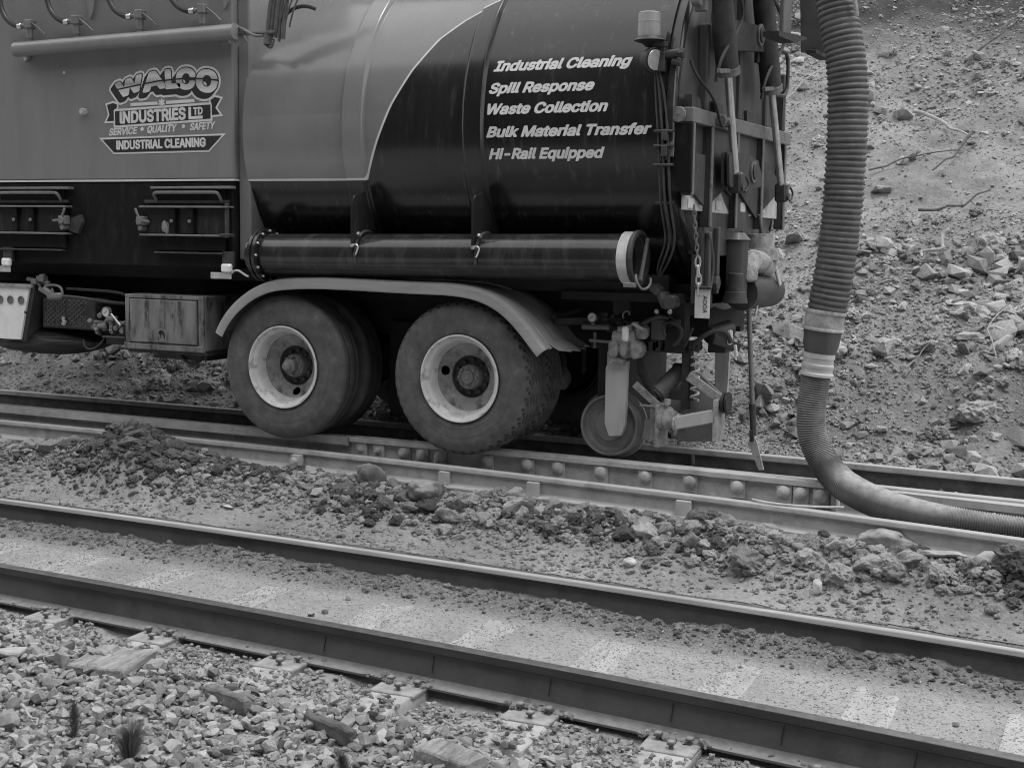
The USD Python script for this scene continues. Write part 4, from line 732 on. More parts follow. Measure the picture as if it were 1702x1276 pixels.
# fender
fp = np.array([(-2.104, .757), (-1.989, .921), (-1.848, 1.039), (-1.627, 1.143), (-1.411, 1.176), (-0.788, 1.184), (-0.294, 1.176), (0.015, 1.166), (0.179, 1.135), (0.363, 1.05), (0.501, .933), (0.66, .755)])
fc = curve(np.c_[fp[:, 0], np.zeros(len(fp)), fp[:, 1]], 90)
tt = np.gradient(fc, axis=0); tt /= np.linalg.norm(tt, axis=1, keepdims=True); nn = np.stack([-tt[:, 2], np.zeros(len(tt)), tt[:, 0]], 1)
sec = [(-0.05, -0.075), (-0.052, -0.03), (-0.045, -0.01), (-0.03, 0.0), (0.0, 0.006), (0.03, 0.004), (0.04, -0.006), (0.05, 0.004), (0.12, 0.01), (0.2, 0.006), (0.22, -0.004), (0.24, 0.006), (0.4, 0.008), (0.56, 0.0), (0.6, -0.03)]
top_ = np.array([[p + n * o + np.array([0, y, 0]) for y, o in sec] for p, n in zip(fc, nn)]); bot_ = np.array([[p + n * (o - 0.007) + np.array([0, y + (0.006 if k < 2 else 0), 0]) for k, (y, o) in enumerate(sec)] for p, n in zip(fc, nn)])
ring_ = np.concatenate([top_, bot_[:, ::-1]], 1); n_, k_ = ring_.shape[:2]; i = np.arange(n_ - 1)[:, None] * k_; j = np.arange(k_)[None]; jn = (j + 1) % k_
m = trimesh.Trimesh(ring_.reshape(-1, 3), np.vstack([(lambda q: np.vstack([q[:, [0, 1, 2]], q[:, [0, 2, 3]]]))(np.stack([i + j, i + jn, i + k_ + jn, i + k_ + j], -1).reshape(-1, 4))]), process=False); trimesh.repair.fix_normals(m)
fd = put('fender', m, 'fender_plastic', T, 40)
jag = [(0.05, 0.0), (0.55, 0.0), (0.56, 0.10), (0.47, 0.085), (0.46, 0.12), (0.36, 0.10), (0.34, 0.13), (0.22, 0.10), (0.21, 0.12), (0.06, 0.085)]
fm = trimesh.creation.extrude_polygon(Polygon(jag), 0.006, engine='earcut'); fv = fm.vertices
put('torn_flap', trimesh.Trimesh(np.stack([0.635 + fv[:, 1] * 0.9 + fv[:, 2] * 0.5, fv[:, 0], 0.79 - fv[:, 1] * 0.55 + fv[:, 2] * 0.8], 1), fm.faces, process=False), 'fender_plastic', fd, 30)
b = MB(); b.bar((0.55, 0.35, 0.92), (1.0, 0.45, 0.94), 0.06, 0.05); b.bar((0.55, 0.3, 0.95), (0.62, 0.7, 1.0), 0.03, 0.03); b.build('fender_mount', 'dark_steel', fd)

# wheels
def tyre(tread, seed):
    seg = 264; W = 0.285
    prof = [(0.30, 0.040), (0.318, 0.018), (0.328, 0.0145), (0.331, 0.016), (0.345, 0.008), (0.352, 0.0075), (0.355, 0.0095), (0.359, 0.0065), (0.40, 0.0), (0.418, 0.0005), (0.421, 0.003), (0.424, 0.001), (0.445, 0.002), (0.452, 0.0035), (0.456, 0.002), (0.485, 0.010), (0.507, 0.022), (0.513, 0.0235), (0.530, 0.033), (0.539, 0.05)]
    tr_ = [(0.541, w) for w in np.linspace(0.058, W - 0.058, 26)]
    prof = prof + tr_ + [(r, W - w) for r, w in prof[::-1]]
    pr = np.array(prof); a = np.linspace(0, 2 * PI, seg, endpoint=False)
    R_ = np.repeat(pr[:, 0, None], seg, 1); Wd = np.repeat(pr[:, 1, None], seg, 1); A = np.repeat(a[None], len(pr), 0); si = np.repeat(np.arange(seg)[None], len(pr), 0); R0_ = R_.copy()
    if tread:
        zig = 0.004 * np.sign(np.sin(si * 2 * PI / 6)); wv = Wd + zig
        groove = np.zeros_like(R_, bool)
        for c in (0.09, 0.143, 0.196): groove |= np.abs(wv - c) < 0.0055
        lat = ((si + (Wd * 130).astype(int)) % 6 < 2) & ((Wd < 0.085) | (Wd > W - 0.085) | ((si // 6) % 2 == 0)) & (Wd > 0.025) & (Wd < W - 0.025) & (R_ > 0.512)
        R_ = R_ - np.where(groove & (R_ > 0.53), 0.014, 0) - np.where(lat, 0.014, 0)
    else:
        for c in (0.1, 0.185): R_ = R_ - np.where((np.abs(Wd - c) < 0.006) & (R_ > 0.53), 0.006, 0)
        R_ = R_ - 0.004 * (R_ > 0.5) * np.abs(np.sin(si * 0.7 + seed)) * 0.5
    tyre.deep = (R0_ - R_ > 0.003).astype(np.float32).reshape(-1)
    v = np.stack([R_ * np.cos(A), Wd, R_ * np.sin(A)], -1).reshape(-1, 3); i = np.arange(len(pr) - 1)[:, None] * seg; j = np.arange(seg)[None]; jn = (j + 1) % seg
    return trimesh.Trimesh(v, np.vstack([(lambda q: np.vstack([q[:, [0, 1, 2]], q[:, [0, 2, 3]]]))(np.stack([i + j, i + jn, i + seg + jn, i + seg + j], -1).reshape(-1, 4))]), process=False)
def rim_mesh():
    return lathe([(0.296, 0.045), (0.303, 0.022), (0.309, 0.010), (0.306, 0.004), (0.298, 0.004), (0.291, 0.012), (0.286, 0.03), (0.272, 0.038), (0.262, 0.048), (0.257, 0.075), (0.25, 0.11), (0.24, 0.135)], (0, 0, 0), (0, 1, 0), 72)
def dish_mesh(hole_angles):
    prof = np.array([(0.24, 0.135), (0.236, 0.142)] + [(r, 0.144 + 0.045 * ((0.235 - r) / 0.085) ** 1.4) for r in np.linspace(0.232, 0.15, 20)])
    seg = 180; m = lathe(prof, (0, 0, 0), (0, 1, 0), seg)
    c = m.triangles_center; a = np.arctan2(c[:, 2], c[:, 0]); r = np.hypot(c[:, 0], c[:, 2]); keep = np.ones(len(c), bool)
    for h in hole_angles:
        d = (a - h + PI) % (2 * PI) - PI; keep &= ((d * 0.19 / 0.034) ** 2 + ((r - 0.193) / 0.028) ** 2) > 1
    m.update_faces(keep); return m
def wheel(x, y, outer, tread, holes, hubkind, seed):
    t = xform('wheel', T, (x, y, 0.513)); flip = np.eye(4)
    ty_ = put('tyre', tyre(tread, seed), 'tyre_rubber', t, True); UsdGeom.PrimvarsAPI(UsdGeom.Mesh(ty_)).CreatePrimvar('groove', Sdf.ValueTypeNames.FloatArray, 'vertex').Set(Vt.FloatArray.FromNumpy(tyre.deep))
    if not outer:
        put('rim', rim_mesh(), 'dark_steel', t, 30); MB().cyl((0, 0.06, 0), (0, 0.2, 0), 0.245, seg=40).build('brake_drum', 'chassis_black', t); return t
    put('rim', rim_mesh(), 'rim_paint', t, 40); put('dish', dish_mesh(holes), 'rim_dish', t, 40)
    put('hub_plate', lathe([(0.151, 0.188), (0.148, 0.20), (0.138, 0.222), (0.12, 0.226), (0, 0.226)], (0, 0, 0), (0, 1, 0), 64), 'hub_dark', t, 40)
    b = MB(); b.add(lathe([(0.09, 0.226), (0.088, 0.17), (0.086, 0.155), (0.079, 0.148), (0, 0.146)], (0, 0, 0), (0, 1, 0), 36))
    if hubkind: b.add(lathe([(0.052, 0.15), (0.053, 0.10), (0.046, 0.092), (0.036, 0.088), (0.031, 0.06), (0.024, 0.054), (0, 0.052)], (-0.008, 0, 0), (0, 1, 0), 28))
    else: b.add(lathe([(0.05, 0.148), (0.046, 0.132), (0.03, 0.126), (0.026, 0.13), (0.018, 0.13), (0.014, 0.122), (0.0, 0.122)], (0, 0, 0), (0, 1, 0), 28))
    b.build('hub', 'hub_rust', t)
    for k in range(10):
        a = 2 * PI * k / 10 + 0.2; MB().nut((0.117 * math.cos(a), 0.226, 0.117 * math.sin(a)), (0, -1, 0), 0.0145, 0.032).build('wheel_nut', 'hub_dark', t)
    for k in range(8):
        a = 2 * PI * k / 8; MB().nut((0.069 * math.cos(a), 0.15, 0.069 * math.sin(a)), (0, -1, 0), 0.0125, 0.018).build('hub_bolt', 'hub_rust', t)
    return t
for x, tread, holes, hk in ((-1.52, False, (-1.45,), 1), (-0.025, True, (2.95,), 0)):
    wheel(x, 0.0, True, tread, holes, hk, 1); wheel(x, 0.325, False, tread, holes, hk, 2); wheel(x, 1.83, False, tread, holes, hk, 3); wheel(x, 2.155, False, tread, holes, hk, 4)

# toolbox and the fittings ahead of it
t = xform('toolbox', T)
MB().box(-3.01, -2.235, 0.012, 0.62, 0.592, 1.015, 0.008).build('case', 'toolbox_rust', t)
b = MB(); b.box(-3.01, -2.235, -0.012, 0.012, 0.985, 1.015); b.box(-3.01, -2.965, -0.012, 0.012, 0.63, 0.985); b.box(-2.285, -2.235, -0.012, 0.012, 0.63, 0.985); b.box(-3.02, -2.235, -0.02, 0.012, 0.585, 0.632); b.build('frame', 'toolbox_rust', t)
dr = MB().box(-2.955, -2.30, -0.022, 0.008, 0.64, 0.978, 0.006).build('door', 'toolbox_rust', t)
b = MB(); b.box(-2.62, -2.605, -0.03, -0.02, 0.76, 0.97); b.poly(union_all([Polygon([(-2.68, 0.655), (-2.58, 0.655), (-2.58, 0.72), (-2.605, 0.755), (-2.655, 0.755), (-2.68, 0.72)]).difference(Polygon([(-2.665, 0.668), (-2.595, 0.668), (-2.595, 0.715), (-2.615, 0.742), (-2.645, 0.742), (-2.665, 0.715)])), LineString([(-2.66, 0.71), (-2.645, 0.675), (-2.605, 0.672)]).buffer(0.007), LineString([(-2.625, 0.70), (-2.615, 0.68)]).buffer(0.008)]), 'xz', -0.032, -0.02); b.build('latch', 'worn_steel', dr)
MB().poly(Polygon([(-2.672, 0.66), (-2.588, 0.66), (-2.588, 0.718), (-2.61, 0.748), (-2.65, 0.748), (-2.672, 0.718)]), 'xz', -0.024, -0.02).build('latch_pocket', 'ink_black', dr)
b = MB(); b.box(-3.02, -2.24, 0.03, 0.62, 0.555, 0.588); b.box(-2.8, -2.3, 0.1, 0.5, 0.51, 0.553); b.tube([(-2.55, 0.1, 0.55), (-2.48, 0.08, 0.50), (-2.38, 0.08, 0.49), (-2.34, 0.1, 0.54)], 0.012); b.build('box_support', 'dark_steel', t)
t = xform('step_tank', T)
MB().poly([(-5.2, 1.03), (-4.035, 1.03), (-4.15, 0.60), (-5.2, 0.60)], 'xz', 0.0, 0.02).build('white_panel', 'pale_panel', t)
MB().poly([(-5.2, 1.06), (-3.985, 1.055), (-4.11, 0.585), (-5.2, 0.585)], 'xz', 0.021, 0.5).build('tank_side', 'dark_steel', t)
MB().box(-5.2, -4.0, -0.015, 0.018, 1.03, 1.06).build('top_rim', 'muddy_grey', t)
for x in (-4.36, -4.245, -4.125): put('hole', lathe([(0.033, 0), (0.036, 0.006), (0.028, 0.006), (0.028, 0.001), (0, 0.001)], (x, 0.0, 0.925), (0, -1, 0), 24), 'worn_steel', t)
MB().cyl((-4.06, 0.0, 0.83), (-4.06, -0.03, 0.83), 0.012).build('bolt', 'dark_steel', t)
t = xform('tread_box', T)
MB().box(-4.0, -3.42, 0.1, 0.6, 0.70, 0.955, 0.01).build('case', 'dark_steel', t)
b = MB(); r = np.random.default_rng(5)
for iz in range(12):
    for ix in range(18):
        x, z = -3.955 + ix * 0.0255, 0.73 + iz * 0.0185
        if (iz < 3 and 6 < ix < 11) or abs(x + 3.72) < 0.02 or r.random() < 0.08 or (iz < 4 and ix > 12 and r.random() < 0.5): continue
        b.bar((x - 0.009, 0.098, z - 0.007), (x + 0.009, 0.098, z + 0.007) if (ix + iz) % 2 else (x - 0.009, 0.098, z + 0.007), 0.0085, 0.008, 0.001)
b.build('checker_plate', 'worn_steel', t)
b = MB(); b.cyl((-3.75, 0.08, 0.735), (-3.73, 0.08, 0.77), 0.018); b.cyl((-3.745, 0.08, 0.77), (-3.745, 0.08, 0.80), 0.014); b.build('padlock', 'white_dirty', t)
t = xform('spray_gun', T)
b = MB(); b.bar((-3.92, 0.0, 1.03), (-3.86, 0.0, 1.0), 0.03, 0.03); b.bar((-3.88, 0.0, 1.03), (-3.78, 0.0, 0.975), 0.05, 0.06, 0.015); b.bar((-3.83, 0.0, 0.965), (-3.67, 0.0, 0.975), 0.06, 0.06, 0.02); b.tube([(-3.86, 0, 1.05), (-3.76, 0, 1.06), (-3.69, 0, 1.04), (-3.675, 0, 0.985)], 0.011, 8, 24); b.tube([(-3.77, 0.0, 1.0), (-3.785, 0.0, 1.035)], 0.01); b.build('grip', 'worn_steel', t)
MB().tube([(-4.06, 0.05, 1.09), (-3.98, 0.03, 1.075), (-3.9, 0.0, 1.02)], 0.013).build('lance', 'dark_steel', t)
MB().tube([(-3.68, 0, 0.972), (-3.45, 0.05, 0.955), (-3.2, 0.1, 0.93), (-3.0, 0.2, 0.92)], 0.015).build('hose', 'dark_steel', t)
b = MB(); b.box(-4.02, -3.96, 0.0, 0.08, 1.06, 1.10); b.box(-3.98, -3.9, 0.02, 0.08, 1.08, 1.13); b.cyl((-4.1, 0.05, 1.10), (-3.86, 0.05, 1.07), 0.018); b.cyl((-3.95, 0.04, 1.13), (-3.9, 0.04, 1.135), 0.014); b.build('pipe_fitting', 'worn_steel', T)
MB().pipe([(-3.72, 0.1, 1.03), (-3.16, 0.1, 1.02), (-3.1, 0.15, 0.97), (-3.0, 0.2, 0.93)], 0.012).build('air_line', 'dark_steel', T)
def gauge(x, y, z, r=0.03):
    t = xform('pressure_gauge', T); put('case', lathe([(0, 0.03), (r, 0.03), (r * 1.05, 0.01), (r * 1.05, 0), (r * 0.9, -0.002), (r * 0.9, 0.002)], (x, y, z), (0, 1, 0), 24), 'worn_steel', t)
    MB().poly(Point(x, z).buffer(r * 0.9), 'xz', y + 0.001, y + 0.003).build('dial', 'white_mark', t); b = MB(); b.bar((x - 0.012, y - 0.001, z - 0.008), (x + 0.014, y - 0.001, z + 0.014), 0.003, 0.003, 0.0005); b.build('needle', 'ink_black', t)
    MB().cyl((x, y + 0.02, z - r), (x, y + 0.02, z - r - 0.05), 0.015).build('stem', 'worn_steel', t)
gauge(-3.24, 0.02, 0.86, 0.04); gauge(0.857, 0.28, 0.962, 0.033)
b = MB(); r = np.random.default_rng(8)
b.cyl((-3.40, 0.05, 0.77), (-3.05, 0.04, 0.775), 0.018); b.cyl((-3.30, 0.0, 0.745), (-3.22, 0.0, 0.75), 0.022); b.box(-3.22, -3.14, -0.01, 0.06, 0.79, 0.83, 0.01); b.cyl((-3.18, 0.02, 0.70), (-3.18, 0.02, 0.82), 0.02)
for k in range(22): x = r.uniform(-3.42, -3.02); z = r.uniform(0.69, 0.83); b.cyl((x, 0.0, z), (x + r.uniform(-.04, .04), 0.05, z + r.uniform(-.05, .03)), r.uniform(0.012, 0.022), seg=8)
b.build('valve_manifold', 'worn_steel', T)
MB().bar((-3.165, 0.0, 0.85), (-3.07, 0.0, 0.76), 0.012, 0.018).build('valve_handle', 'bright_steel', T)
b = MB(); b.box(-3.27, -3.03, 0.0, 0.3, 0.655, 0.672); b.box(-3.27, -3.03, 0.05, 0.3, 0.60, 0.653); b.build('pump_bracket', 'dark_steel', T)
MB().tube([(-3.55, 0.1, 0.62), (-3.46, 0.05, 0.555), (-3.36, 0.03, 0.57), (-3.28, 0.05, 0.65)], 0.008).build('cable', 'black_rubber', T)
tp = lump(3, 4, 0.25, 11); tp.apply_scale((0.62, 0.3, 0.17)); tp.apply_translation((-4.15, 0.3, 0.58)); put('tarpaulin_bag', tp, 'black_rubber', T, True)
MB().poly([(-3.75, 0.5), (-3.3, 0.66), (-3.3, 0.74), (-4.2, 0.74), (-4.2, 0.47)], 'xz', 0.32, 0.5).build('underpan', 'chassis_black', T)

# rear: flange rings, dished door, hinge frame, cylinders
put('tank_flange', lathe([(RT, 0), (1.265, 0.0), (1.27, 0.005), (1.27, 0.035), (1.25, 0.04), (1.25, 0.055), (1.27, 0.06), (1.27, 0.10), (1.255, 0.115), (1.22, 0.12), (1.21, 0.105), (1.17, 0.10)], (1.42, YC, ZC), (1, 0, 0), 120), 'black_gloss', T, 40)
dk = lathe([(1.17, 0), (1.12, 0.035), (0.9, 0.06), (0.5, 0.075), (0.0, 0.08)], (1.52, YC, ZC), (1, 0, 0), 96); rd = put('rear_door', dk, 'door_steel', T, 40)
for y, w in ((0.31, 0.05), (1.05, 0.05), (1.72, 0.05), (2.2, 0.05)):
    hz = math.sqrt(max(1.1 ** 2 - (y - YC) ** 2, 0.05)); MB().box(1.56, 1.63, y - w / 2, y + w / 2, ZC + 0.06, ZC + hz, 0.012).build('door_rib', 'door_steel', rd)
fr = xform('hinge_frame', T)
MB().box(1.54, 1.645, -0.01, 2.34, 2.235, 2.33, 0.006).build('cross_beam', 'worn_steel', fr)
MB().box(1.50, 1.645, -0.03, 0.005, 1.80, 2.235, 0.005).build('side_arm', 'black_paint', fr)
put('pin_cap', lathe([(0.048, 0), (0.05, 0.012), (0.046, 0.017), (0.008, 0.018), (0.006, 0.022), (0, 0.022)], (1.555, -0.03, 2.283), (0, -1, 0), 28), 'worn_steel', fr)
MB().box(1.50, 1.53, -0.04, -0.03, 2.02, 2.24).build('arm_strip', 'worn_steel', fr)
for y in (0.02, 0.40, 0.97, 1.60, 2.22): pz = 1.58 if y > 0.1 else 1.78; po = MB().box(1.565, 1.63, y - 0.016, y + 0.016, pz, 2.233, 0.004).build('post', 'dark_steel', fr); MB().box(1.631, 1.646, y - 0.02, y + 0.02, pz, 2.233, 0.004).build('post_edge', 'worn_steel', po)
for y in (0.12, 0.60, 1.32): MB().poly([(y - 0.09, 2.33), (y + 0.1, 2.33), (y + 0.06, 2.40), (y - 0.1, 2.41)], 'yz', 1.57, 1.62).build('stub_plate', 'dark_steel', fr)
# stiffener plate with tips, white panel behind it
MB().poly([(0.0, 1.69), (2.2, 1.665), (2.2, 1.8), (2.0, 1.95), (0.02, 1.95)], 'yz', 1.575, 1.59).build('pale_panel', 'white_dirty', rd)
for y in (0.08, 0.66, 1.22, 1.72): MB().box(1.592, 1.596, y, y + 0.12, 1.70, 1.765, 0.002).build('reflector', 'white_mark', rd)
MB().poly([(0.02, 2.05), (0.04, 1.83), (0.33, 1.72), (0.34, 2.05)], 'yz', 1.60, 1.615).build('gusset', 'dark_steel', fr)
MB().poly([(0.42, 2.05), (0.42, 1.72), (0.78, 1.85), (0.93, 1.80), (0.95, 2.05)], 'yz', 1.60, 1.615).build('gusset', 'dark_steel', fr)
MB().poly([(0.97, 1.90), (1.55, 1.66), (2.12, 1.86), (2.1, 1.97), (1.8, 2.08), (0.97, 2.08)], 'yz', 1.60, 1.615).build('gusset', 'dark_steel', fr)
def lug(pts, pin, name):
    t = xform(name, T)
    for x in (1.66, 1.70): MB().poly(Polygon(pts).buffer(-0.04).buffer(0.04), 'yz', x, x + 0.018).build('plate', 'dark_steel', t)
    MB().cyl((1.63, *pin), (1.745, *pin), 0.055).build('pin', 'dark_steel', t); put('pin_ring', lathe([(0.055, 0), (0.075, 0), (0.075, 0.012), (0.055, 0.012)], (1.72, *pin), (1, 0, 0), 24), 'worn_steel', t)
lug([(0.30, 2.92), (1.25, 2.99), (1.42, 2.94), (1.44, 2.84), (0.35, 2.72)], (1.15, 2.92), 'upper_lug')
lug([(0.52, 2.08), (0.95, 2.09), (1.2, 2.06), (1.30, 1.97), (1.31, 1.875), (0.55, 1.85)], (1.08, 1.975), 'lower_lug')
def ram(a, b_, c, rb):
    t = xform('hydraulic_cylinder', T); a, b_, c = map(np.asarray, (a, b_, c))
    MB().cyl(a, b_, rb, seg=24).build('barrel', 'dark_steel', t); d = (b_ - a) / np.linalg.norm(b_ - a)
    b = MB(); b.cyl(b_ - d * 0.02, b_ + d * 0.03, rb * 1.08); b.bar(b_ + np.array([0.03, 0.05, 0.0]), b_ + np.array([0.02, -0.26, -0.035]), 0.028, 0.028); b.build('gland', 'worn_steel', t)
    MB().cyl(b_, c, 0.026, seg=16).build('rod', 'bright_steel', t)
    b = MB(); b.bar(c + np.array([0, -0.0, 0.05]), c + np.array([0, 0.01, -0.09]), 0.09, 0.09, 0.015); b.nut(c + np.array([0.045, 0.0, -0.05]), (1, 0, 0), 0.03, 0.015); b.tube([c + np.array([0.05, 0.06, 0.02]), c + np.array([0.06, 0.1, -0.03]), c + np.array([0.05, 0.05, -0.08])], 0.008); b.build('clevis', 'dark_steel', t)
    MB().tube([a + np.array([0.06, -0.05, -0.3]) * 1.0, b_ + np.array([0.05, -0.06, 0.2]), b_ + np.array([0.02, -0.2, 0.05]), b_ + np.array([0.0, -0.24, -0.1])], 0.012).build('hydraulic_hose', 'black_rubber', t)
ram((1.72, 0.02, 3.55), (1.72, 0.43, 2.60), (1.72, 0.68, 1.905), 0.075); ram((1.72, 1.02, 3.55), (1.72, 1.47, 2.59), (1.72, 1.84, 1.875), 0.075)
for y in (0.70, 1.28, 1.36): MB().tube([(1.66, y - 0.1, 3.6), (1.66, y, 3.1), (1.66, y + 0.02, 2.75)], 0.022, 8).build('hydraulic_hose', 'black_rubber', T)
b = MB(); b.pipe([(1.64, 1.95, 2.92), (1.64, 2.20, 2.92), (1.64, 2.21, 2.6), (1.64, 1.85, 2.58)], 0.014, 8); b.build('grab_handle', 'dark_steel', T)
b = MB(); b.cyl((1.60, 0.04, 2.99), (1.66, 0.04, 2.99), 0.035); b.box(1.60, 1.68, 0.07, 0.12, 2.93, 3.05); b.tube([(1.66, 0.15, 3.1), (1.67, 0.19, 2.98), (1.66, 0.2, 2.92)], 0.012); b.build('work_lamp', 'worn_steel', T)
MB().tube([(1.62, -0.03, 2.62), (1.66, 0.12, 2.48), (1.69, 0.3, 2.36), (1.7, 0.42, 2.24), (1.7, 0.5, 2.27), (1.69, 0.6, 2.30)], 0.010).build('air_line', 'black_rubber', T)
b = MB(); b.cyl((1.68, 0.44, 2.28), (1.68, 0.60, 2.28), 0.035); b.cyl((1.68, 0.60, 2.27), (1.68, 0.7, 2.27), 0.025); b.nut((1.68, 0.5, 2.28), (1, 0, 0), 0.03, 0.05); b.build('hose_coupling', 'worn_steel', T)
# beacon, spotlight, cable run on the near edge
t = xform('beacon', T)
MB().add(lathe([(0, 0.155), (0.06, 0.155), (0.068, 0.15), (0.07, 0.1), (0.072, 0.095), (0.07, 0.09), (0.072, 0.05), (0.07, 0.0), (0, 0)], (1.35, -0.05, 2.765), (0, 0, 1), 32)).build('lens', 'amber_lens', t)
b = MB(); b.add(lathe([(0, 0.012), (0.085, 0.012), (0.09, 0), (0.105, -0.012), (0.05, -0.03), (0.03, -0.05), (0, -0.05)], (1.36, -0.05, 2.755), (0, 0, 1), 32)); b.box(1.38, 1.47, -0.08, -0.02, 2.70, 2.735); b.build('base', 'black_rubber', t)
t = xform('spot_lamp', T)
put('shell', lathe([(0.02, 0.09), (0.06, 0.07), (0.078, 0.03), (0.08, 0.0), (0.07, -0.003)], (1.40, -0.08, 2.62), (-0.9, 0.42, 0.12), 28), 'black_rubber', t)
MB().cyl((1.403, -0.0814, 2.6196), (1.412, -0.0856, 2.6184), 0.066, seg=28).build('lens', 'bright_steel', t)
b = MB(); b.box(1.40, 1.46, -0.06, 0.0, 2.55, 2.72); b.cyl((1.45, -0.03, 2.655), (1.56, -0.03, 2.665), 0.026); b.cyl((1.50, -0.03, 2.61), (1.56, -0.03, 2.60), 0.022); b.nut((1.55, -0.03, 2.66), (1, 0, 0), 0.034, 0.03); b.build('mount', 'dark_steel', t)
for k, dx in enumerate((0.0, 0.03, 0.065)):
    MB().tube([(1.39 + dx * 0.4, -0.03, 2.56), (1.41 + dx, -0.045, 2.3), (1.43 + dx, -0.05, 2.1), (1.44 + dx, -0.045, 1.9), (1.45 + dx, 0.0, 1.65), (1.45 + dx, 0.06, 1.48), (1.40 + dx, 0.1, 1.36), (1.37, 0.2, 1.25)], 0.0085 if k else 0.006, 8, 40).build('cable_run', 'dark_steel', T)
for z in (2.17, 2.08, 1.96, 1.72): MB().box(1.40, 1.53, -0.065 + (0.05 if z < 1.8 else 0), 0.03, z, z + 0.018).build('cable_clip', 'dark_steel', T)
for z in (2.02, 2.12): MB().box(1.455, 1.495, -0.075, -0.03, z, z + 0.07).build('cable_sleeve', 'dark_steel', T)
# discharge hopper with cap, valve and chain
t = xform('discharge_hopper', T)
def hp(): return [(-0.36, 1.575), (-0.14, 1.575), (0.14, 1.495), (0.15, 1.24), (0.04, 1.10), (-0.2, 1.07), (-0.36, 1.10)]
MB().poly([(0.10, 1.58), (0.38, 1.58), (0.62, 1.50), (0.63, 1.2), (0.5, 1.08), (0.22, 1.05), (0.08, 1.1)], 'yz', 1.68, 1.70).build('side_plate', 'dark_steel', t)
MB().poly([(0.95, 1.56), (1.42, 1.56), (1.72, 1.49), (1.75, 1.22), (1.55, 1.09), (1.1, 1.07), (0.95, 1.1)], 'yz', 1.68, 1.70).build('side_plate', 'dark_steel', t)
MB().box(1.55, 1.70, 0.30, 1.6, 1.08, 1.4).build('hopper_body', 'door_steel', t)
b = MB(); b.cyl((1.74, 0.66, 1.1), (1.74, 0.66, 1.50), 0.085); b.cyl((1.74, 0.66, 1.50), (1.74, 0.66, 1.55), 0.10, 0.06); b.build('outlet_pipe', 'door_steel', t)
b = MB(); b.cyl((1.76, 1.16, 1.44), (1.76, 1.16, 1.545), 0.105); b.cyl((1.76, 1.16, 1.36), (1.76, 1.16, 1.44), 0.14); b.build('filler_cap', 'muddy_grey', t)
b = MB(); b.bar((1.76, 1.2, 1.52), (1.75, 1.15, 1.68), 0.02, 0.02); b.build('cap_lever', 'dark_steel', t)
m = sweep(curve([(1.80, 0.72, 1.22), (1.80, 0.76, 1.33), (1.80, 0.9, 1.36), (1.80, 1.28, 1.35)], 40), 0.075, 24); m.vertices += (meshkit.fbm(m.vertices * 22, 4, 5)[:, None] - 0.5) * 0.035; put('caked_pipe', m, 'caked_mud', t, True)
b = MB(); b.cyl((1.76, 0.75, 1.14), (1.76, 1.45, 1.14), 0.12); b.cyl((1.78, 0.55, 1.16), (1.78, 0.55, 1.28), 0.06, 0.05); b.cyl((1.78, 0.55, 1.08), (1.78, 0.55, 1.16), 0.085, 0.07); b.build('valve_body', 'dark_steel', t)
b = MB(); b.bar((1.86, 1.22, 1.33), (1.88, 1.3, 1.18), 0.02, 0.035, 0.008); b.cyl((1.83, 1.2, 1.16), (1.86, 1.2, 1.16), 0.04); b.build('valve_handle', 'white_dirty', t)
b = MB(); b.box(1.70, 1.73, 0.12, 0.17, 1.2, 1.55); b.box(1.70, 1.73, 0.3, 0.35, 1.15, 1.58); b.nut((1.72, 0.28, 1.22), (1, 0, 0), 0.05, 0.03); b.tube([(1.72, 0.1, 1.55), (1.73, 0.2, 1.35), (1.72, 0.16, 1.15)], 0.012); b.build('hanger_strap', 'door_steel', t)
t = xform('safety_chain', T)
zc = 1.70
for k in range(13):
    z = zc - 0.036 * k; a = 0 if k % 2 else PI / 2; big = 1.0 if k < 9 else 1.5
    ring_p = [(0.011 * big * math.cos(u) * math.cos(a), 0.011 * big * math.cos(u) * math.sin(a), 0.026 * big * math.sin(u)) for u in np.linspace(0, 2 * PI, 14)]
    MB().add(sweep(np.array(ring_p) + np.array([1.62 + 0.006 * k, 0.12 - 0.006 * k, z - (0.02 * (k - 8) if k > 8 else 0)]), 0.0045 * big, 6)).build('link', 'worn_steel' if k < 9 else 'bright_steel', t)
tg = xform('hang_tag', T)
MB().box(1.665, 1.765, 0.05, 0.062, 1.0, 1.19, 0.004).build('card', 'white_dirty', tg); MB().box(1.655, 1.775, 0.035, 0.07, 1.187, 1.207, 0.006).build('clip', 'ink_black', tg)
tx = affinity.rotate(fit(text_poly('AOOA', 1), 0, 0.11, 0, 0.026), -90, origin=(0, 0)); MB().poly(affinity.translate(tx, 1.722, 1.145), 'xz', 0.0485, 0.05).build('card_text', 'ink_black', tg, False)

# rear frame and rail gear
b = MB(); b.box(1.36, 1.50, 0.35, 0.46, 0.74, 1.10); b.box(1.36, 1.50, 0.46, 2.1, 1.09, 1.2); b.box(0.80, 1.46, 0.40, 0.48, 0.74, 0.79); b.box(0.85, 0.93, 0.42, 0.50, 0.2, 0.76); b.box(0.95, 1.45, 0.55, 0.7, 0.98, 1.10); b.build('rear_frame', 'chassis_black', T)
b = MB(); b.box(0.62, 1.5, 0.28, 0.6, 1.08, 1.14); b.box(1.0, 1.12, 0.30, 0.36, 1.0, 1.1); b.build('bumper_beam', 'chassis_black', T)
m = MB(); m.bar((1.30, 0.25, 1.19), (1.38, 0.22, 1.14), 0.09, 0.06, 0.02); m.bar((1.38, 0.22, 1.15), (1.44, 0.2, 1.05), 0.1, 0.07, 0.025); m.cyl((1.46, 0.14, 1.09), (1.46, 0.24, 1.09), 0.045); m.build('tow_hook', 'door_steel', T)
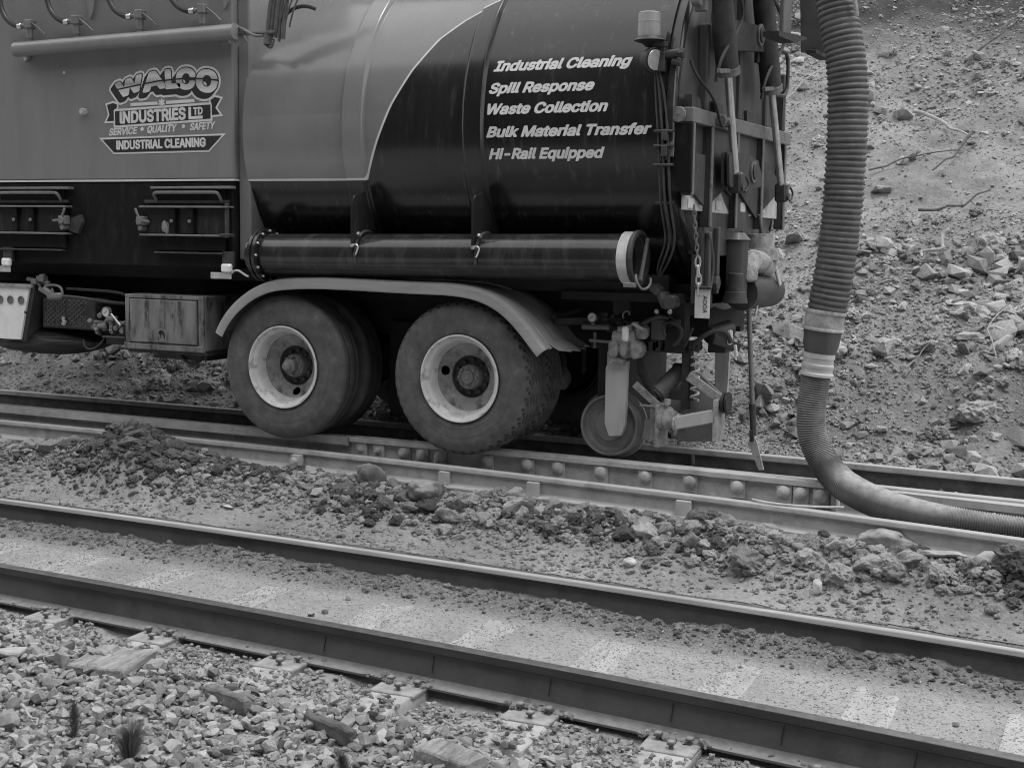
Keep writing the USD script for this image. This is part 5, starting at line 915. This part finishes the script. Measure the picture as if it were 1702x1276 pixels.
for x in (1.327, 1.42): MB().cyl((x, 0.28, 1.02), (x, 0.268, 1.02), 0.017).build('marker_stud', 'bright_steel', T)
MB().box(1.29, 1.39, 0.275, 0.283, 0.83, 0.965).build('rubber_flap', 'door_steel', T)
b = MB(); b.tube([(1.10, 0.26, 0.965), (1.10, 0.26, 1.005), (1.125, 0.26, 1.015), (1.14, 0.26, 0.99)], 0.006, 6, 16); b.build('lamp_hook', 'worn_steel', T)
vb = xform('valve_block', T)
b = MB(); b.box(1.0, 1.235, 0.24, 0.36, 0.735, 0.79, 0.01)
for k, x in enumerate((1.035, 1.115, 1.19)): b.box(x - 0.032, x + 0.034, 0.21 + 0.01 * (k % 2), 0.36, 0.70, 0.82, 0.02)
m = trimesh.util.concatenate(b.m); put('block', m, 'muddy_grey', vb)
b = MB(); b.cyl((1.03, 0.27, 0.83), (1.19, 0.27, 0.845), 0.052); b.cyl((1.06, 0.27, 0.88), (1.16, 0.27, 0.9), 0.03); b.box(1.17, 1.27, 0.24, 0.33, 0.83, 0.93, 0.03); b.bar((1.18, 0.24, 0.94), (1.26, 0.24, 0.9), 0.09, 0.02); b.build('housing', 'muddy_grey', vb)
MB().box(1.105, 1.152, 0.2, 0.24, 0.815, 0.915, 0.016).build('white_cover', 'lens_white', vb)
b = MB(); b.cyl((1.0, 0.26, 0.69), (1.11, 0.26, 0.67), 0.026); b.box(0.99, 1.03, 0.24, 0.3, 0.655, 0.74); b.build('lower_port', 'muddy_grey', vb)
b = MB(); b.bar((0.84, 0.28, 0.805), (1.02, 0.28, 0.80), 0.016, 0.02); b.cyl((0.78, 0.3, 0.895), (0.98, 0.3, 0.90), 0.02); b.cyl((0.87, 0.31, 0.86), (0.87, 0.31, 0.75), 0.012); b.build('manifold_pipe', 'worn_steel', T)
b = MB(); r = np.random.default_rng(12)
for k in range(14):
    x, z = r.uniform(0.90, 1.08), r.uniform(0.82, 1.0); b.cyl((x, 0.32, z), (x + r.uniform(-.06, .06), 0.36, z + r.uniform(-.06, .06)), r.uniform(0.01, 0.025), seg=8)
for k in range(10):
    x, z = r.uniform(1.25, 1.5), r.uniform(0.72, 0.98); b.box(x, x + r.uniform(.02, .07), 0.33, 0.4, z, z + r.uniform(.02, .08))
b.build('fittings', 'dark_steel', T)
MB().tube([(1.22, 0.24, 0.92), (1.28, 0.22, 0.955), (1.36, 0.22, 0.985), (1.42, 0.25, 0.98)], 0.016).build('hydraulic_hose', 'black_rubber', T)
MB().tube([(1.40, 0.25, 0.86), (1.41, 0.24, 0.95), (1.46, 0.24, 0.95), (1.46, 0.25, 0.80)], 0.012).build('hydraulic_hose', 'black_rubber', T)
rg = xform('rail_gear', T)
def iron_wheel(y, outward):
    s = 1 if outward else -1
    return lathe([(0, 0.018), (0.108, 0.018), (0.112, 0.022), (0.115, 0.034), (0.16, 0.042), (0.182, 0.03), (0.196, 0.0), (0.206, -0.004), (0.212, 0.0), (0.214, 0.09), (0.24, 0.1), (0.242, 0.125), (0.15, 0.13), (0, 0.13)], (0.965, y, 0.215), (0, s, 0), 64)
put('guide_wheel', iron_wheel(0.36, True), 'wheel_iron', rg); put('guide_wheel', iron_wheel(2.0, False), 'wheel_iron', rg)
b = MB(); b.add(lathe([(0.2435, 0.104), (0.2437, 0.122)], (0.965, 0.36, 0.215), (0, 1, 0), 64)); b.build('bright_flange', 'bright_steel', rg)
MB().cyl((0.965, 0.45, 0.215), (0.965, 1.95, 0.215), 0.06).build('axle', 'chassis_black', rg)
sh = Polygon([(0.965, 0.62), (0.985, 0.675), (1.125, 0.675), (1.12, 0.60), (1.113, 0.24), (1.085, 0.165), (1.0, 0.155), (0.965, 0.235)]); MB().poly(sh, 'xz', 0.285, 0.325).build('wheel_shield', 'shield_plastic', rg)
MB().poly([(1.52, 0.78), (1.63, 0.78), (1.62, 0.4), (1.53, 0.42)], 'xz', 0.95, 0.98).build('wheel_shield', 'shield_plastic', rg)
b = MB(); b.bar((1.16, 0.33, 0.52), (1.33, 0.33, 0.385), 0.05, 0.02, up=(0, 1, 0)); b.box(1.22, 1.36, 0.27, 0.295, 0.375, 0.39); b.box(1.345, 1.375, 0.24, 0.42, 0.11, 0.40); b.box(1.26, 1.36, 0.36, 0.46, 0.13, 0.36, 0.01); b.build('swing_arm', 'muddy_grey', rg)
MB().poly([(1.2, 0.14), (1.32, 0.12), (1.33, 0.18), (1.28, 0.26), (1.225, 0.28)], 'xz', 0.38, 0.42).build('scraper', 'wheel_iron', rg)
b = MB(); b.add(lathe([(0, 0), (0.085, 0), (0.088, 0.02), (0.075, 0.03), (0.08, 0.05), (0.06, 0.075), (0.055, 0.10), (0, 0.105)], (1.375, 0.30, 0.31), (1, -0.12, -0.08), 32)); b.cyl((1.42, 0.27, 0.40), (1.42, 0.27, 0.44), 0.022); b.build('bearing', 'muddy_grey', rg)
put('bearing_cap', lathe([(0, 0), (0.062, 0), (0.065, 0.02), (0.05, 0.028), (0.03, 0.025), (0, 0.025)], (1.478, 0.285, 0.285), (1, -0.12, -0.08), 28), 'bright_steel', rg)
b = MB(); b.bar((1.49, 0.27, 0.285), (1.76, 0.27, 0.352), 0.085, 0.10, 0.006, up=(0, 1, 0)); b.build('draw_arm', 'shield_plastic', rg)
b = MB(); b.box(1.752, 1.782, 0.22, 0.40, 0.18, 0.46); b.bar((1.55, 0.30, 0.60), (1.78, 0.30, 0.455), 0.06, 0.02, up=(0, 1, 0)); b.build('end_plate', 'muddy_grey', rg)
MB().poly([(1.50, 0.63), (1.58, 0.60), (1.755, 0.46), (1.755, 0.24), (1.50, 0.21)], 'xz', 0.45, 0.47).build('guard_plate', 'wheel_iron', rg)
MB().poly([(1.46, 0.20), (1.755, 0.30), (1.755, 0.17), (1.5, 0.15)], 'xz', 0.34, 0.36).build('lower_plate', 'wheel_iron', rg)
put('stop_roller', lathe([(0, 0), (0.05, 0), (0.07, 0.01), (0.07, 0.025), (0.055, 0.03), (0.07, 0.035), (0.07, 0.05), (0, 0.05)], (1.785, 0.31, 0.435), (1, 0, 0), 28), 'black_rubber', rg)
b = MB(); b.cyl((1.30, 0.40, 0.455), (1.41, 0.55, 0.60), 0.062, seg=24); b.build('air_spring', 'worn_steel', rg)
b = MB(); b.cyl((1.29, 0.385, 0.44), (1.305, 0.405, 0.46), 0.055); b.bar((1.18, 0.40, 0.60), (1.30, 0.36, 0.42), 0.03, 0.05); b.bar((1.17, 0.40, 0.78), (1.18, 0.40, 0.58), 0.04, 0.05); b.cyl((1.34, 0.6, 0.62), (1.46, 0.6, 0.625), 0.03); b.build('spring_seat', 'dark_steel', rg)
b = MB(); b.box(1.46, 1.52, 0.42, 0.50, 0.36, 0.80); b.box(1.38, 1.47, 0.42, 0.5, 0.42, 0.49); b.box(1.53, 1.55, 0.40, 0.44, 0.42, 0.72); b.build('upright', 'dark_steel', rg)
t = xform('coil_spring', rg)
MB().add(sweep([(1.565 + 0.025 * math.cos(u), 0.40 + 0.025 * math.sin(u), 0.42 + 0.0085 * u) for u in np.linspace(0, 44, 200)], 0.009, 6)).build('coil', 'white_dirty', rg)
b = MB(); b.box(1.52, 1.60, 0.36, 0.44, 0.76, 0.83, 0.01); b.box(1.60, 1.72, 0.55, 0.75, 0.74, 0.83); b.cyl((1.62, 0.5, 0.86), (1.70, 0.7, 0.9), 0.06); b.bar((1.66, 0.45, 0.84), (1.80, 0.6, 0.78), 0.05, 0.06); b.bar((1.52, 0.30, 0.79), (1.58, 0.28, 0.92), 0.015, 0.015); b.tube([(1.56, 0.35, 0.79), (1.64, 0.35, 0.87), (1.74, 0.4, 0.9), (1.80, 0.42, 0.82)], 0.016); b.build('coupling', 'black_rubber', rg)
b = MB(); b.box(1.745, 1.775, 0.5, 0.55, 0.80, 0.90, 0.012); b.bar((1.79, 0.55, 0.80), (1.80, 0.55, 0.72), 0.022, 0.02); b.build('white_tip', 'white_mark', rg)
# boom and its hanging legs
b = MB(); b.bar((1.95, 0.95, 4.4), (1.95, 0.95, 2.85), 0.2, 0.03, 0.006); b.build('boom_leg', 'boom_grey', T); b = MB(); b.poly([(0.62, 2.83), (1.05, 2.84), (1.34, 2.90), (1.33, 2.915), (0.62, 2.862)], 'yz', 1.89, 2.0); b.build('boom_foot', 'chassis_black', T)
b = MB(); b.bar((2.0, 1.35, 4.0), (1.95, 1.78, 2.87), 0.2, 0.03, 0.006); b.build('boom_leg', 'boom_grey', T); MB().box(1.92, 2.0, 1.62, 2.05, 2.84, 2.87).build('boom_foot', 'chassis_black', T)
b = MB(); b.bar((1.98, 1.92, 4.0), (1.98, 1.99, 2.86), 0.16, 0.03); b.build('boom_leg', 'chassis_black', T)
b = MB(); b.cyl((-3.5, 1.2, 4.62), (2.2, 0.5, 4.85), 0.14); b.add(sweep(curve([(2.1, 0.5, 4.85), (2.35, 0.35, 4.78), (2.42, 0.22, 4.5), (2.42, 0.2, 4.2)], 24), 0.135, 24)); b.bar((1.95, 0.6, 4.8), (1.95, 1.95, 4.1), 0.12, 0.12); b.bar((-2.6, 1.2, 3.6), (-2.6, 1.2, 4.6), 0.25, 0.25); b.build('boom', 'dark_steel', T)

# ================================================================== the vacuum hose
H = xform('vacuum_hose')
up = curve([(2.40, 0.2, 4.25), (2.43, 0.2, 3.5), (2.467, 0.2, 2.964), (2.54, 0.2, 2.601), (2.559, 0.2, 2.239), (2.553, 0.2, 1.837), (2.522, 0.2, 1.393), (2.475, 0.2, 1.055)], 780)
d = np.r_[0, np.cumsum(np.linalg.norm(np.diff(up, axis=0), axis=1))]
hn = meshkit.fbm(np.stack([d * 2.1, d * 0 + 3.1, d * 0], 1), 3, 5) - 0.5; h2 = meshkit.noise(np.stack([d * 19, d * 0, d * 0], 1), 6) - 0.5
up = up + np.stack([0.02 * hn, 0.02 * hn[::-1], 0 * d], 1)
put('corrugated_hose', sweep(up, 0.109 + 0.006 * hn + (0.0145 + 0.005 * h2) * np.abs(np.sin(d * PI / 0.0355 + 1.6 * hn)) ** 0.6, 40), 'hose_rubber', H, True)
MB().tube([(2.50, 0.1, 3.3), (2.56, 0.10, 3.05), (2.60, 0.11, 2.93), (2.61, 0.12, 2.85)], 0.012).build('rope', 'twig_pale', H)
def along(pa, pb, prof): return lathe(prof, pa, np.asarray(pb) - np.asarray(pa), 40)
A, B_ = np.array([2.475, 0.2, 1.075]), np.array([2.42, 0.19, 0.56])
L_ = np.linalg.norm(B_ - A)
put('reducer_sleeve', along(A, B_, [(0.118, 0), (0.127, 0.004), (0.128, 0.02), (0.122, 0.03), (0.122, 0.11), (0.129, 0.118), (0.129, 0.128), (0.118, 0.132)]), 'muddy_grey', H)
put('reducer_cone', along(A, B_, [(0.118, 0.132), (0.115, 0.16), (0.112, 0.22), (0.098, 0.26), (0.096, 0.27)]), 'door_steel', H)
put('clamp_collar', along(A, B_, [(0.09, 0.268), (0.097, 0.275), (0.1, 0.30), (0.094, 0.31), (0.094, 0.335), (0.102, 0.345), (0.102, 0.36), (0.096, 0.37), (0.098, 0.39), (0.108, 0.40), (0.108, 0.415), (0.09, 0.42)]), 'shield_plastic', H)
low = curve([(2.43, 0.192, 0.66), (2.42, 0.19, 0.56), (2.412, 0.178, 0.37), (2.455, 0.175, 0.20), (2.55, 0.135, 0.08), (2.70, -0.01, 0.005), (2.91, -0.12, -0.05), (3.175, -0.21, -0.08), (3.48, -0.21, -0.10), (3.74, -0.21, -0.105), (4.4, -0.25, -0.11), (5.5, -0.3, -0.11)], 1500)
d = np.r_[0, np.cumsum(np.linalg.norm(np.diff(low, axis=0), axis=1))]
rad = np.interp(d, [0, 0.5, 0.9, 1.3, 1.7, 2.1, 3.5], [0.090, 0.090, 0.097, 0.092, 0.074, 0.062, 0.058])
put('lower_hose', sweep(low, rad + np.interp(d, [0, 0.72, 0.9, 1.45, 1.6], [0.0035, 0.0035, 0.0006, 0.0006, 0.004]) * np.sin(d * 2 * PI / 0.0145), 40), 'hose_dusty', H, True)
tag(H, 'thick corrugated vacuum hose hanging down and bending along the rail at right', 'hose')

# ================================================================== shovel, twigs, weeds
S = xform('shovel')
pa, pb = np.array([1.79, 0.8, 1.22]), np.array([1.862, 0.8, 0.20])
MB().cyl(pa, pb, 0.017, seg=14).build('handle', 'worn_steel', S)
MB().cyl(pb + (pa - pb) * 0.18, pb - (pa - pb) * 0.04, 0.024, 0.021).build('socket', 'dark_steel', S)
bl = Polygon([(1.835, 0.10), (1.845, 0.145), (1.87, 0.15), (1.89, 0.135), (1.95, -0.07), (1.915, -0.075)]); MB().poly(bl, 'xz', 0.78, 0.792).build('blade', 'dusty_iron', S)
MB().bar((1.855, 0.785, 0.20), (1.862, 0.788, 0.12), 0.03, 0.03).build('neck', 'dark_steel', S)
tag(S, 'long handled shovel standing upright between rear of truck and hose', 'shovel')
MB().bar((1.845, 0.9, 1.12), (1.82, 0.9, 0.98), 0.02, 0.014).build('marker_stake', 'white_dirty'); tag(stage.GetPrimAtPath('/World/marker_stake'), 'short white stake right beside the shovel handle', 'stake')
def twig(pts, r, m, lab, fn=g_slope, lift=0.05):
    p = np.array([(x, y, float(fn(np.array([x]), np.array([y]))[0]) + lift + dz) for x, y, dz in pts]); c = curve(p, 24) if len(p) > 2 else np.linspace(p[0], p[1], 12)
    w_ = np.random.default_rng(int(abs(pts[0][0]) * 1000)).normal(0, r * 1.1, (6, 3)); c = c + np.stack([np.interp(np.linspace(0, 5, len(c)), np.arange(6), w_[:, q]) for q in range(3)], 1)
    tag(put('stick', sweep(c, np.linspace(r * 0.75, r * 0.35, len(c)), 7), m, None, True), lab, 'stick')
twig([(1.75, 6.9, 0.05), (2.1, 6.6, 0.06), (2.5, 6.2, 0.05)], 0.03, 'twig_pale', 'long pale straight branch high on the embankment at right')
twig([(2.45, 6.3, 0.1), (2.35, 5.9, 0.1), (2.2, 5.6, 0.05)], 0.025, 'twig_dark', 'dark bent branch crossing the pale branch')
twig([(2.1, 7.9, 0.05), (2.4, 8.2, 0.1), (2.55, 8.6, 0.05)], 0.022, 'twig_dark', 'dark curved stick at the top right of the embankment')
twig([(1.6, 5.6, 0.04), (1.9, 5.9, 0.05), (2.35, 6.1, 0.05)], 0.014, 'twig_dark', 'thin dark stick over the smooth part of the embankment')
twig([(2.55, 2.75, 0.04), (2.7, 2.95, 0.06)], 0.008, 'twig_pale', 'thin pale twig low on the embankment right of the blocky rock')
twig([(3.2, 2.75, 0.05), (3.12, 3.1, 0.1), (3.2, 3.4, 0.05)], 0.009, 'twig_pale', 'curved pale twig near the right edge of the embankment')
twig([(2.6, 4.3, 0.1), (2.42, 4.0, 0.06)], 0.03, 'twig_pale', 'short pale splintered branch on the middle of the embankment')
twig([(0.75, 7.9, 0.05), (0.5, 7.4, 0.08), (0.25, 6.9, 0.05)], 0.016, 'twig_pale', 'thin pale root between the tank and the upright hose')
twig([(1.0, 2.9, 0.06), (1.15, 2.75, 0.08)], 0.012, 'twig_pale', 'pale stick beside the shovel handle on the embankment')
twig([(2.2, 5.0, 0.04), (2.5, 5.15, 0.05), (2.75, 5.35, 0.05)], 0.02, 'twig_dark', 'dark root lying above the middle of the embankment at right')
for k, (x, y) in enumerate(((2.62, -1.35), (2.98, -1.40), (0.45, -1.32), (1.5, -1.34))): twig([(x, y, 0.0), (x + 0.015, y + 0.01, 0.05)], 0.006, 'twig_pale', ['thin dry stalk in the dirt right of centre under the second rail', 'leaning dry stalk right of the thin one under the second rail', 'dry stalk at the dirt bank left of centre', 'short dry stalk at the middle of the dirt bank'][k], g_near, 0.01)
twig([(-0.3, -3.75, 0.02), (-0.05, -3.9, 0.02)], 0.012, 'twig_pale', 'pale stick on the ballast at the lower left', g_near, 0.05)
MB().tube([(2.16, float(y_front(2.16)) + 0.02, -0.088), (2.3, float(y_front(2.3)) - 0.01, -0.09), (2.45, float(y_front(2.45)) + 0.02, -0.092), (2.72, float(y_front(2.72)) + 0.12, -0.085)], 0.008).build('bent_wire', 'white_dirty'); tag(stage.GetPrimAtPath('/World/bent_wire'), 'thin pale bent wire lying on the low front rail beside the hose', 'wire')
def weed(x, y, h, n, spread, lab, seed, lean=0.0):
    r = np.random.default_rng(seed); z0 = float(g_near(np.array([x]), np.array([y]))[0]) + 0.0; t = xform('weed'); b = MB()
    MB().tube([(x, y, z0), (x + lean * 0.5, y, z0 + h * 0.5), (x + lean, y, z0 + h)], 0.004).build('stem', 'weed_green', t)
    V, F = [], []
    for k in range(n):
        u = r.uniform(0.12, 1.0); a = r.uniform(0, 2 * PI); L = spread * (1.1 - 0.55 * u) * r.uniform(0.6, 1.1); p0 = np.array([x + lean * u, y, z0 + h * u * 0.85])
        tip = p0 + np.array([math.cos(a) * L * 0.55, math.sin(a) * L * 0.55, L * r.uniform(0.5, 1.1)]); side = np.array([-math.sin(a), math.cos(a), 0]) * 0.0012; o = len(V)
        V += [p0 - side, p0 + side, (p0 + tip) / 2 + side + [0, 0, -0.01 * L], (p0 + tip) / 2 - side + [0, 0, -0.01 * L], tip]; F += [(o, o + 1, o + 2), (o, o + 2, o + 3), (o + 3, o + 2, o + 4)]
    put('leaves', trimesh.Trimesh(np.array(V), np.array(F), process=False), 'weed_green', t, False); tag(t, lab, 'weed')
weed(0.12, -3.86, 0.2, 420, 0.09, 'slim dark tufted weed in the ballast at left', 1)
weed(0.56, -4.0, 0.17, 900, 0.17, 'wide dark bushy weed in the ballast right of the slim one', 2, 0.02)
weed(0.80, -4.08, 0.08, 300, 0.06, 'low dark weed at the bottom edge below the bushy one', 3)
weed(1.46, -3.70, 0.12, 400, 0.09, 'small dark weed at the bottom edge left of centre', 4, -0.02)
weed(0.10, -3.42, 0.06, 150, 0.04, 'tiny weed beside the loose dark tie end', 5)
